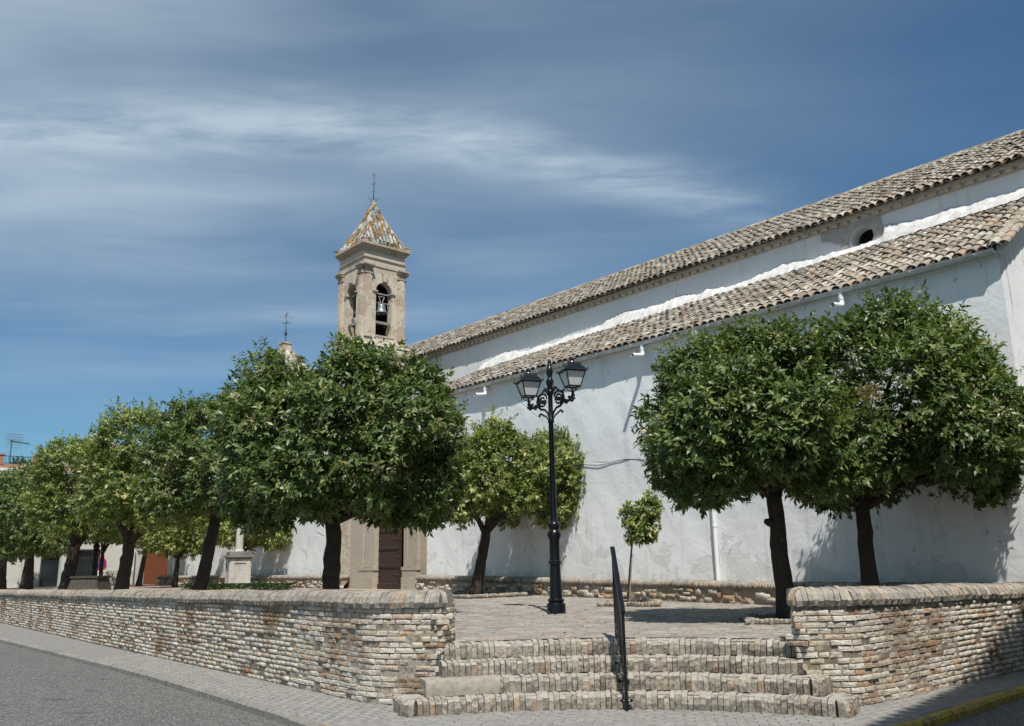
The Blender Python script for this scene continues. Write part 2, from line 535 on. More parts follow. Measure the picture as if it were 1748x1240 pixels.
def whitewash(name, streaks=0.0, base=(0.80, 0.812, 0.812), damp=True):
    """limewashed wall: layered flaking coats, hair cracks, faint rising damp"""
    m, t, b = new_mat(name)
    p = gpos(t)
    n1 = t.noise(p, 0.55, 5, 0.6)
    n2 = t.noise(p, 3.5, 6, 0.6, 0.3)
    n3 = t.noise(p, 24.0, 4, 0.6)
    sp = t.node('ShaderNodeSeparateXYZ'); t.l.new(p, sp.inputs[0])
    flk = t.noise(p, 1.25, 8, 0.62, 0.7)                       # flake field
    zup = t.math('MULTIPLY', t.math('SUBTRACT', sp.outputs[2], 1.1), 0.055)
    edge = t.smooth(t.math('SUBTRACT', flk, zup), 0.515, 0.523)   # old coat showing, mostly low down
    col = t.mix(t.smooth(n1, 0.35, 0.7), tuple(x * 0.95 for x in base), base)
    col = t.mix(t.math('MULTIPLY', t.smooth(n2, 0.48, 0.75), 0.30), col, (0.60, 0.61, 0.61))
    col = t.mix(t.math('MULTIPLY', edge, 0.50), col, (0.56, 0.56, 0.545))
    if damp:
        dz = t.math('SUBTRACT', 1.0, t.smooth(t.math('ADD', sp.outputs[2], t.math('MULTIPLY', n2, -1.2)), 0.4, 1.3))
        col = t.mix(t.math('MULTIPLY', dz, 0.25), col, (0.55, 0.54, 0.50))
    vor = t.node('ShaderNodeTexVoronoi', feature='DISTANCE_TO_EDGE')
    vv = t.vmath('ADD', p, t.vmath('SCALE', t.node('ShaderNodeTexNoise').outputs['Color'], 0.35))
    t.l.new(vv, vor.inputs['Vector']); vor.inputs['Scale'].default_value = 0.28
    crack = t.math('SUBTRACT', 1.0, t.smooth(vor.outputs['Distance'], 0.0, 0.006))
    crack = t.math('MULTIPLY', crack, t.smooth(n1, 0.5, 0.6))
    col = t.mix(t.math('MULTIPLY', crack, 0.5), col, (0.30, 0.29, 0.28))
    chip = t.math('MULTIPLY', t.smooth(t.noise(p, 7.0, 2, 0.4), 0.735, 0.76), 0.6)
    col = t.mix(chip, col, (0.33, 0.33, 0.32))
    if streaks > 0:
        mp_ = t.node('ShaderNodeMapping'); t.l.new(p, mp_.inputs[0]); mp_.inputs['Scale'].default_value = (5.5, 5.5, 0.28)
        sn = t.noise(mp_.outputs[0], 1.0, 5, 0.6)
        mk = t.math('MULTIPLY', t.smooth(sn, 0.56, 0.70), streaks)
        col = t.mix(mk, col, (0.16, 0.155, 0.14))
    t.l.new(col, b.inputs['Base Color'])
    b.inputs['Roughness'].default_value = 0.92
    b.inputs['Specular IOR Level'].default_value = 0.15
    h = t.math('ADD', t.math('MULTIPLY', n2, 0.6), t.math('MULTIPLY', n3, 0.10))
    h = t.math('ADD', h, t.math('MULTIPLY', edge, -0.16))
    h = t.math('ADD', h, t.math('MULTIPLY', crack, -0.3))
    bump(t, b, h, 0.75, 0.03)
    return m


WALLW = whitewash('whitewash', 0.16)
WALLW2 = whitewash('whitewash_streaked', 0.85, damp=False)
WALLN = whitewash('whitewash_upper', 0.12, (0.72, 0.72, 0.71), damp=False)
HOUSEW = whitewash('house_render', 0.2, (0.60, 0.59, 0.55))
LIME = plain('fresh_lime_mortar', (0.62, 0.61, 0.585), 0.95, 0, 0.1, 0.22, 5, 1.0, 25)
PEEL = plain('old_grey_render', (0.42, 0.385, 0.345), 0.95, 0, 0.1, 0.22, 7, 0.8, 30)


def tower_brick(name):
    m, t, b = new_mat(name)
    tcn = t.node('ShaderNodeNewGeometry')
    p = tcn.outputs['Position']
    sp = t.node('ShaderNodeSeparateXYZ'); t.l.new(p, sp.inputs[0])
    # run along the wall whichever way it faces (church axes at 41 degrees)
    along = t.math('ADD', t.math('MULTIPLY', sp.outputs[0], 1.41), t.math('MULTIPLY', sp.outputs[1], 0.10))
    cb = t.node('ShaderNodeCombineXYZ'); t.l.new(along, cb.inputs[0]); t.l.new(sp.outputs[2], cb.inputs[1])
    bk = t.node('ShaderNodeTexBrick')
    t.l.new(cb.outputs[0], bk.inputs['Vector'])
    bk.inputs['Scale'].default_value = 1.0
    bk.inputs['Brick Width'].default_value = 0.27; bk.inputs['Row Height'].default_value = 0.065
    bk.inputs['Mortar Size'].default_value = 0.010
    bk.inputs['Color1'].default_value = (0.46, 0.35, 0.25, 1); bk.inputs['Color2'].default_value = (0.39, 0.30, 0.22, 1)
    bk.inputs['Mortar'].default_value = (0.52, 0.45, 0.36, 1)
    n1 = t.noise(p, 1.6, 6, 0.65); n2 = t.noise(p, 9, 5, 0.6)
    st = t.smooth(t.math('ADD', n1, t.math('MULTIPLY', n2, 0.35)), 0.60, 0.70)      # remains of render
    col = t.mix(st, bk.outputs['Color'], t.mix(t.smooth(n2, 0.35, 0.7), (0.55, 0.475, 0.37), (0.60, 0.535, 0.44)))
    dk = t.math('MULTIPLY', t.smooth(t.noise(p, 2.4, 6, 0.65), 0.58, 0.74), 0.55)
    col = t.mix(dk, col, (0.20, 0.16, 0.12))
    t.l.new(col, b.inputs['Base Color'])
    b.inputs['Roughness'].default_value = 0.95; b.inputs['Specular IOR Level'].default_value = 0.1
    h = t.math('ADD', t.math('MULTIPLY', st, 0.5), t.math('ADD', t.math('MULTIPLY', bk.outputs['Fac'], -0.35), t.math('MULTIPLY', n2, 0.4)))
    bump(t, b, h, 0.6, 0.02)
    return m


TOWERB = tower_brick('tower_brick')
TOWERR = masonry('tower_render', [(0.0, (0.52, 0.45, 0.355)), (1.0, (0.56, 0.49, 0.395))], dirt=(0.30, 0.22, 0.16), dirt_amt=0.7, patch=2.0, grain=20, lime=0.2, bstr=0.7)
TOWERC = masonry('tower_cornice', [(0.0, (0.40, 0.33, 0.26)), (1.0, (0.46, 0.38, 0.29))], dirt=(0.15, 0.10, 0.075), dirt_amt=0.75, patch=2.5, grain=30, bstr=0.8)
GLZ = [masonry('glazed_tile_' + n_, [(0.0, tuple(c * .8 for c in c_)), (1.0, c_)], dirt=(0.12, 0.10, 0.07), dirt_amt=0.6, patch=5.0, grain=30, rough=0.28, bstr=0.2, mottle=0.5)
       for n_, c_ in (('white', (0.50, 0.485, 0.425)), ('blue', (0.27, 0.34, 0.39)), ('ochre', (0.32, 0.20, 0.085)), ('brown', (0.15, 0.115, 0.075)))]

# asphalt
ASPH, t_, b_ = new_mat('asphalt')
p_ = gpos(t_)
vo = t_.node('ShaderNodeTexVoronoi'); t_.l.new(p_, vo.inputs['Vector']); vo.inputs['Scale'].default_value = 62.0
a1 = t_.noise(p_, 0.35, 5, 0.6); a2 = t_.noise(p_, 6.0, 6, 0.65)
c_ = t_.ramp(t_.node('ShaderNodeSeparateColor').outputs[0], [(0, 0.1), (1, 0.1)])
sc_ = t_.node('ShaderNodeSeparateColor'); t_.l.new(vo.outputs['Color'], sc_.inputs[0])
c_ = t_.ramp(sc_.outputs[0], [(0.0, (0.060, 0.058, 0.057)), (0.45, (0.115, 0.111, 0.108)), (0.8, (0.165, 0.158, 0.15)), (1.0, (0.29, 0.275, 0.255))])
c_ = t_.mix(t_.math('MULTIPLY', t_.smooth(a1, 0.35, 0.7), 0.4), c_, t_.mix(1.0, c_, (0.78, 0.77, 0.78), 'MULTIPLY'))
mpa = t_.node('ShaderNodeMapping'); t_.l.new(p_, mpa.inputs[0]); mpa.inputs['Rotation'].default_value = (0, 0, math.radians(20)); mpa.inputs['Scale'].default_value = (0.9, 2.2, 1)
oil = t_.smooth(t_.noise(mpa.outputs[0], 1.6, 4, 0.55), 0.62, 0.70)
c_ = t_.mix(t_.math('MULTIPLY', oil, 0.6), c_, (0.05, 0.05, 0.052))
t_.l.new(c_, b_.inputs['Base Color']); b_.inputs['Roughness'].default_value = 0.85; b_.inputs['Specular IOR Level'].default_value = 0.25
bump(t_, b_, t_.math('ADD', vo.outputs['Distance'], t_.math('MULTIPLY', a2, 0.4)), 0.7, 0.008)


def leaf_mat(name, stops, transl=0.22):
    m, t, b = new_mat(name)
    a = t.node('ShaderNodeAttribute', attribute_name='rnd')
    col = t.ramp(a.outputs['Fac'], stops)
    p = gpos(t)
    n1 = t.noise(p, 1.7, 3, 0.5)
    col = t.mix(t.math('MULTIPLY', t.smooth(n1, 0.4, 0.7), 0.35), col, t.mix(1.0, col, (0.70, 0.75, 0.66), 'MULTIPLY'))
    t.l.new(col, b.inputs['Base Color'])
    b.inputs['Roughness'].default_value = 0.40
    b.inputs['Specular IOR Level'].default_value = 0.42
    tr = t.node('ShaderNodeBsdfTranslucent')
    t.l.new(t.mix(1.0, col, (1.3, 1.5, 0.5), 'MULTIPLY'), tr.inputs['Color'])
    mx = t.node('ShaderNodeMixShader'); mx.inputs[0].default_value = transl
    t.l.new(b.outputs[0], mx.inputs[1]); t.l.new(tr.outputs[0], mx.inputs[2])
    t.l.new(mx.outputs[0], t.n['Material Output'].inputs['Surface'])
    return m


LEAF_DARK = leaf_mat('orange_leaf_dark', [(0.0, (0.056, 0.090, 0.024)), (0.45, (0.098, 0.144, 0.040)), (0.78, (0.145, 0.192, 0.058)), (0.90, (0.21, 0.25, 0.080)), (0.985, (0.29, 0.32, 0.12)), (1.0, (0.28, 0.23, 0.13))])
LEAF_LIGHT = leaf_mat('orange_leaf_light', [(0.0, (0.066, 0.102, 0.024)), (0.4, (0.122, 0.168, 0.038)), (0.7, (0.20, 0.24, 0.060)), (0.86, (0.29, 0.315, 0.095)), (1.0, (0.41, 0.41, 0.16))], 0.26)
HEDGE = leaf_mat('hedge_leaf', [(0.0, (0.02, 0.06, 0.012)), (1.0, (0.06, 0.12, 0.025))])
WEED = leaf_mat('weed_leaf', [(0.0, (0.05, 0.09, 0.02)), (1.0, (0.13, 0.18, 0.06))])
DRYSHRUB = leaf_mat('dry_shrub_leaf', [(0.0, (0.30, 0.28, 0.20)), (1.0, (0.46, 0.43, 0.32))])
DEADLEAF = leaf_mat('dry_leaf', [(0.0, (0.20, 0.13, 0.07)), (1.0, (0.36, 0.26, 0.15))])

# ------------------------------------------------------------------ the church frame: s along the nave to the far left, o into the building
DV = Vector((math.cos(math.radians(131)), math.sin(math.radians(131)), 0))
NV = Vector((0.7547, 0.6561, 0))
W0 = Vector((2.7, 20.45, 0)) + 0.42 * NV


def P(s, o, z):
    return W0 + DV * s + NV * o + Vector((0, 0, z))


def so(p):
    q = Vector((p[0], p[1], 0)) - W0
    return q.dot(DV), q.dot(NV)


def pz(x, y):
    """height of the plaza: level at the steps, rising gently towards the portal"""
    s, o = so((x, y))
    return 0.68 + 0.0128 * min(max(s + 4.0, 0), 13.3)


# ------------------------------------------------------------------ ground sheets
mb = MB()
mb.add([(-400, -200, -0.095), (400, -200, -0.095), (400, 700, -0.095), (-400, 700, -0.095)], [(0, 1, 2, 3)])
tag(mb.build('road', ASPH, fix=False), kind='structure')

# kerb line (outer edge), from far left round the corner to the far right
KERBP = [(-30.0, 42.0), (-18.9, 29.3), (-12.957, 22.448), (-5.899, 14.371), (-2.938, 10.62), (-2.10, 9.47), (-1.35, 8.70), (-0.35, 8.15), (0.8, 7.90), (1.9, 7.95), (2.85, 8.28), (3.816, 8.95), (6.118, 11.06), (12.0, 16.5), (24.0, 27.6)]


def resample(pts, step):
    out = [Vector((*pts[0], 0))]
    for a, b in zip(pts[:-1], pts[1:]):
        a, b = Vector((*a, 0)), Vector((*b, 0))
        n = max(1, int(round((b - a).length / step)))
        for i in range(1, n + 1):
            out.append(a.lerp(b, i / n))
    return out


kp = resample(KERBP, 0.9)
kerb = tag(link('kerb', None, (0, 8, 0)), kind='structure')
IN = []                                                # inner edge of the kerb
for i in range(len(kp)):
    tdir = (kp[min(i + 1, len(kp) - 1)] - kp[max(i - 1, 0)]).normalized()
    IN.append(kp[i] + Vector((-tdir.y, tdir.x, 0)) * 0.12)
yellow_from = (-2.02, 9.40)
for i in range(len(kp) - 1):
    a, b, c, d = kp[i], kp[i + 1], IN[i + 1], IN[i]
    if (a - Vector((0, 8, 0))).length > 34:
        continue
    tdir = (b - a).normalized(); nd = Vector((-tdir.y, tdir.x, 0))
    g = 0.008
    jz = random.uniform(-0.006, 0.004); jo = random.uniform(-0.008, 0.008)
    a2, b2, c2, d2 = a + tdir * g + nd * jo, b - tdir * g + nd * jo, c - tdir * g, d + tdir * g
    is_y = a.x > -2.2 and a.y < 20
    m = MB()
    zt = 0.004 + jz
    lo = [Vector((q.x, q.y, -0.16)) for q in (a2, b2, c2, d2)]
    ins = [(a2, nd * 0.0), (b2, nd * 0.0)]
    mid = [Vector((q.x, q.y, zt - 0.03)) for q in (a2, b2)]
    top = [Vector(((q + nd * 0.03).x, (q + nd * 0.03).y, zt)) for q in (a2, b2)] + [Vector((q.x, q.y, zt)) for q in (c2, d2)]
    m.add(lo + mid + top, [(0, 1, 5, 4), (4, 5, 7, 6), (6, 7, 8, 9), (1, 2, 8, 7, 5), (3, 0, 4, 6, 9), (2, 3, 9, 8)])
    m.build('kerb_stone', YELLOW if is_y else KERB, kerb, origin=(a + c) / 2)

# pavement sheet between the kerb and the walls
inner = [(30.0, 33.0), (30, 60), (-40, 60)]
mb = MB()
poly = [(p.x, p.y, -0.012) for p in IN] + [(x, y, -0.012) for x, y in inner]
mb.add(poly, [tuple(range(len(poly)))])
side = tag(mb.build('sidewalk', SIDEW, fix=False), kind='structure')

# ------------------------------------------------------------------ brick templates
def brick_template(k):
    r = np.random.default_rng(100 + k)
    def J(a): return (r.random() - 0.5) * 2 * a
    # x: length -.5..5, z: height -.5...5, y: depth 0 (back) .. -1 (front)
    ring = [(-.5, -.5), (0, -.5), (.5, -.5), (.5, 0), (.5, .5), (0, .5), (-.5, .5), (-.5, 0)]
    vs = [(x, 0, z) for x, z in ring]
    vs += [(x * (1 + J(.02)) * .995, -0.72 + J(.1), z * (1 + J(.08))) for x, z in ring]
    vs += [(x * (0.93 + J(.04)), -0.97 + J(.08), z * (0.85 + J(.07))) for x, z in ring]
    vs += [(J(.15), -1.0 + J(.12), J(.1))]
    fs = []
    for i in range(8):
        j = (i + 1) % 8
        fs += [(i, j, 8 + j, 8 + i), (8 + i, 8 + j, 16 + j, 16 + i), (16 + i, 16 + j, 24)]
    return vs, fs


BRK = [Piece('brick', *brick_template(k), BRICK) for k in range(9)]
PAV = [Piece('paving_brick', *brick_template(20 + k), PAVE) for k in range(6)]
TIL = [Piece('paving_tile', *brick_template(40 + k), SIDEW) for k in range(4)]


def lay_flat(piece_i, c, along, length, width, thick, top, tilt=0.0):
    """a brick lying with its worn face up"""
    along = Vector(along)
    across = Vector((-along.y, along.x, 0))
    X = np.array(along) * length
    Y = np.array((tilt, tilt * 0.5, -1.0)) * thick            # template front (-y) looks up
    Z = np.array(across) * width
    return (piece_i, mat4(X, Y, Z, np.array((c[0], c[1], top - thick))))


# small grey pavers of the pavement
CH = Vector((0.987, -0.16, 0))                          # chord of the steps
WL_A = Vector((-1.76, 10.86, 0))
WL_D = Vector((-0.637, 0.771, 0))
WR_A = Vector((3.79, 10.08, 0))
WR_D = Vector((0.773, 0.635, 0))


def inside_poly(x, y, pl):
    c = False
    n = len(pl)
    for i in range(n):
        x1, y1 = pl[i][0], pl[i][1]; x2, y2 = pl[(i + 1) % n][0], pl[(i + 1) % n][1]
        if (y1 > y) != (y2 > y) and x < (x2 - x1) * (y - y1) / (y2 - y1) + x1:
            c = not c
    return c


pav = []
near_poly = [(p.x, p.y) for p in IN]


def zone(x, y):
    # which laying direction: left street, corner, right street
    if x < -1.3 and (Vector((x, y, 0)) - Vector((-1.3, 9.6, 0))).dot(Vector((0.9, -0.44, 0))) < 0:
        return 'L'
    if x > 3.0 and (Vector((x, y, 0)) - Vector((3.3, 9.0, 0))).dot(Vector((0.9, 0.44, 0))) > 0:
        return 'R'
    return 'M'


for zn, dv, o0, ul, vl in (('L', WL_D, Vector((-2.0, 10.4, 0)), (-3, 9), (-1.6, 1.4)), ('R', WR_D, Vector((3.8, 9.2, 0)), (-2, 7), (-1.2, 1.6)), ('M', CH, Vector((1.0, 8.9, 0)), (-4, 4), (-1.2, 1.9))):
    cv = Vector((-dv.y, dv.x, 0))
    nu, nv = 0.205, 0.105
    row = 0
    v_ = vl[0]
    while v_ < vl[1]:
        u_ = ul[0] + (row % 2) * nu / 2
        while u_ < ul[1]:
            q = o0 + dv * u_ + cv * v_
            if zone(q.x, q.y) == zn and q.y > 8.3 and inside_poly(q.x, q.y, [(p[0], p[1]) for p in near_poly] + [(30, 33), (30, 60), (-40, 60)]):
                wl = (q - WL_A).dot(Vector((0.771, 0.637, 0)))
                wr = (q - WR_A).dot(Vector((-0.635, 0.773, 0)))
                front = (q - Vector((1.0, 10.3, 0))).dot(Vector((0.16, 0.987, 0)))
                ok = (zn == 'L' and wl < 0.12) or (zn == 'R' and wr < 0.12) or (zn == 'M' and front < 0.25)
                if ok:
                    pav.append(lay_flat(random.randrange(4), q, dv, nu - 0.006, nv - 0.005, 0.03, random.uniform(-0.0015, 0.0015), random.uniform(-0.02, 0.02)))
            u_ += nu
        v_ += nv
        row += 1
place(TIL, pav, side, 'paving_tile', 300, 'paving_tiles')

# ------------------------------------------------------------------ curved steps
STEP_ENDS = [((-1.10, 9.90), (3.26, 9.42), 0.50), ((-1.02, 10.08), (3.12, 9.74), 0.47), ((-0.87, 10.36), (3.17, 10.03), 0.42), ((-0.87, 10.62), (3.17, 10.20), 0.44)]
NRM = Vector((0.11, 0.994, 0))


def step_edge(k, t):
    a, b, sg = STEP_ENDS[k]
    q = Vector((*a, 0)).lerp(Vector((*b, 0)), t) + NRM * sg * 4 * t * (1 - t)
    return q


def slice_template(k, prof_fn, gap=0.06):
    """a brick on edge: x across the width of one brick (-.5...5), profile in y,z"""
    r = np.random.default_rng(300 + k)
    prof = prof_fn(r)
    n = len(prof)
    vs = []
    for sx in (-1, 1):
        for (y, z) in prof:
            e = 0.5 - gap * (0.6 + 0.8 * r.random())
            vs.append((sx * e, y + (r.random() - .5) * 0.012, z + (r.random() - .5) * 0.012))
    fs = [tuple(range(n - 1, -1, -1)), tuple(range(n, 2 * n))] + [(i, (i + 1) % n, n + (i + 1) % n, n + i) for i in range(n)]
    return vs, fs


def step_prof(r):
    h, d = 0.17, 0.36
    j = lambda a: (r.random() - .5) * 2 * a
    return [(0.006 + j(.012), 0.0), (0.0 + j(.016), 0.07 + j(.02)), (0.008 + j(.014), 0.120 + j(.012)), (0.030 + j(.014), 0.152 + j(.008)), (0.075 + j(.02), h - .002), (d * .6, h), (d, h - .004), (d, 0.0)]


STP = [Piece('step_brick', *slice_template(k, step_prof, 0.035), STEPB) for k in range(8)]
stair = thing('brick_steps', 'four curved brick steps rising between the two parapet ends', 'steps', (1.1, 10.0, 0))
for k in range(4):
    m = MB()
    tt = np.linspace(0, 1, 25)
    fr = [step_edge(k, t) + NRM * 0.05 for t in tt]
    bk_ = [step_edge(k, 1.0) + NRM * 1.2, step_edge(k, 0.0) + NRM * 1.0]
    if k == 3:
        bk_ = [step_edge(k, 1.0) + NRM * 0.40, step_edge(k, 0.5) + NRM * 0.42, step_edge(k, 0.0) + NRM * 0.40]
    ring = fr + bk_
    z0, z1 = 0.17 * k - (0.02 if k == 0 else 0.004), 0.17 * (k + 1) - 0.014
    n = len(ring)
    vs = [(p.x, p.y, z0) for p in ring] + [(p.x, p.y, z1) for p in ring]
    m.add(vs, [tuple(range(n, 2 * n))] + [(i, (i + 1) % n, n + (i + 1) % n, n + i) for i in range(n)])
    st = m.build('step', MORTAR, stair, origin=(1.1, 10.0 + 0.3 * k, 0.17 * k))
    ln = sum((step_edge(k, (i + 1) / 100) - step_edge(k, i / 100)).length for i in range(100))
    wd = 0.0655
    cnt = int(ln / wd)
    ms = []
    tcur = 0.0
    for i in range(cnt):
        t = (i + 0.5) / cnt
        q = step_edge(k, t)
        tg = (step_edge(k, min(1, t + .01)) - step_edge(k, max(0, t - .01))).normalized()
        nn = Vector((-tg.y, tg.x, 0))
        if k == 1 and t < 0.19:
            continue
        ww = ln / cnt * random.uniform(0.82, 1.12)
        q = q + nn * random.uniform(-0.012, 0.014)
        hh = random.uniform(0.93, 1.03)
        tz = random.uniform(-0.04, 0.04)
        Z = np.array((tg.x * tz, tg.y * tz, 1.0)) * hh
        ms.append((random.randrange(8), mat4(np.array(tg) * ww, np.array(nn), Z, np.array((q.x, q.y, 0.17 * k)))))
    # rounded ends turn back to the wall on the two lowest steps
    if k < 2:
        for e, sgn in ((0.0, -1), (1.0, 1)):
            q0 = step_edge(k, e)
            tg = (step_edge(k, min(1, e + .01)) - step_edge(k, max(0, e - .01))).normalized()
            nn = Vector((-tg.y, tg.x, 0))
            for i in range(1, 10):
                an = min(i / 4.0, 1.0) * math.pi / 2
                rd = 0.16
                off = max(0, i - 4) * wd
                cq = q0 + nn * rd
                dirn = tg * sgn * math.sin(an) - nn * math.cos(an)
                q = cq + dirn * rd + nn * off
                inw = -dirn
                al = Vector((-inw.y, inw.x, 0)) * -1
                al = Vector((inw.y, -inw.x, 0))
                if k == 1 and e == 0.0:
                    continue
                ms.append((random.randrange(8), mat4(np.array(al) * wd, np.array(inw) * 0.8, np.array((0, 0, 1.0)) * random.uniform(.96, 1.0), np.array((q.x, q.y, 0.17 * k)))))
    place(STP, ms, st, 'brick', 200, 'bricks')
    if k == 1:
        m = MB()
        tl = np.linspace(-0.0, 0.19, 9)
        prof = [(0.0, 0.0), (-0.004, 0.06), (0.0, 0.13), (0.025, 0.163), (0.08, 0.172), (0.36, 0.170)]
        rows = []
        for t in tl:
            q = step_edge(k, t)
            tg = (step_edge(k, t + .01) - step_edge(k, max(0, t - .01))).normalized(); nn = Vector((-tg.y, tg.x, 0))
            rows.append([q + nn * (y + random.uniform(-.004, .004)) + Vector((0, 0, 0.17 + z)) for y, z in prof])
        q = rows[0]
        side_cap = [(p + Vector((0, 0, 0))) for p in q]
        b0 = m.add([p for r_ in rows for p in r_], [(i * 6 + j, (i + 1) * 6 + j, (i + 1) * 6 + j + 1, i * 6 + j + 1) for i in range(len(rows) - 1) for j in range(5)] + [tuple(range(6)) + ()])
        m.build('cement_patch', CEMENT, st, smooth=40)

# ------------------------------------------------------------------ plaza
mb = MB()


def pp(s, o, dz=0.0):
    q = P(s, o, 0)
    return (q.x, q.y, pz(q.x, q.y) + dz)


mb.add([pp(37.5, .15), pp(37.5, -8.7), pp(9.3, -9.42), pp(9.3, .15)], [(0, 1, 2, 3)])
mb.add([pp(9.3, .15), pp(9.3, -9.42), pp(-4.0, -9.72), pp(-4.0, .15)], [(0, 1, 2, 3)])
edge4 = [step_edge(3, t) + NRM * 0.30 for t in np.linspace(1, 0, 15)]
poly = [pp(-4.0, .15), pp(-4.0, -9.72)] + [(p.x, p.y, 0.68) for p in edge4[::-1]] + [pp(-8.35, -6.5), pp(-8.35, .15)]
mb.add(poly, [tuple(range(len(poly)))])
plaza = tag(mb.build('plaza', PAVE, fix=False), kind='structure')
ms = []
row = 0
v_ = 10.0
b_l, b_w = 0.275, 0.088
org = Vector((1.1, 0, 0))
while v_ < 24.0:
    u_ = -6.5 + (row % 2) * b_l / 2 + random.uniform(-.03, .03)
    while u_ < 9.0:
        q = org + CH * u_ + Vector((0.16, 0.987, 0)) * v_
        s, o = so(q)
        # inside the plaza, visible between the parapet ends, beyond the top step
        ok = -8.3 < s and o < -0.40 and o > -9.55
        tx = (q.x + 0.87) / 4.04
        if ok and q.y < 13.5 and 0 <= tx <= 1:
            ok = (q - step_edge(3, tx)).dot(NRM) > 0.37
        elif ok and q.y < 11.0:
            ok = False
        if ok and -0.105 * q.y - 0.6 < q.x < 0.40 * q.y + 0.6:
            z = pz(q.x, q.y)
            ms.append(lay_flat(random.randrange(6), q, CH, b_l - 0.014, b_w - 0.016, 0.03, z + 0.012 + random.uniform(-.004, .003), random.uniform(-.03, .03)))
        u_ += b_l
    v_ += b_w
    row += 1
place(PAV, ms, plaza, 'paving_brick', 300, 'paving_bricks')

# ------------------------------------------------------------------ parapet walls
class Path:
    def __init__(self, pts, r_corner=None):
        self.p = [Vector((x, y, 0)) for x, y in pts]
        self.d = [0.0]
        for a, b in zip(self.p[:-1], self.p[1:]):
            self.d.append(self.d[-1] + (b - a).length)
        self.L = self.d[-1]

    def at(self, s):
        s = min(max(s, 0.0), self.L)
        for i in range(len(self.p) - 1):
            if s <= self.d[i + 1] or i == len(self.p) - 2:
                a, b = self.p[i], self.p[i + 1]
                return a.lerp(b, (s - self.d[i]) / (self.d[i + 1] - self.d[i]))

    def frame(self, s):
        q = self.at(s)
        t = (self.at(s + 0.06) - self.at(s - 0.06)).normalized()
        return q, t, Vector((-t.y, t.x, 0))             # n points into the wall when walking with the street on the right


def rounded(pts, i, r, n=6):
    """replace corner i by an arc"""
    a, c, b = [Vector((*pts[j], 0)) for j in (i - 1, i, i + 1)]
    u, v = (a - c).normalized(), (b - c).normalized()
    p0, p1 = c + u * r, c + v * r
    arc = []
    for k in range(n + 1):
        t = k / n
        q = p0 * (1 - t) ** 2 + c * 2 * t * (1 - t) + p1 * t * t
        arc.append((q.x, q.y))
    return pts[:i] + arc + pts[i + 1:]


def cope_prof(width, height, over):
    def fn(r):
        j = lambda a: (r.random() - .5) * 2 * a
        f = -over
        w_ = width - over
        return [(f + .02 + j(.008), 0.0), (f + j(.010), height * .32 + j(.008)), (f + .022 + j(.008), height * .66 + j(.008)), (f + .075, height * .90 + j(.006)), (f + .17, height + j(.006)), (w_ - .17, height + j(.006)),
                (w_ - .06, height * .88), (w_, height * .4), (w_ - .02, 0.0)]
    return fn


CPP = [Piece('coping_brick', *slice_template(50 + k, cope_prof(0.50, 0.20, 0.055), 0.035), COPING) for k in range(8)]


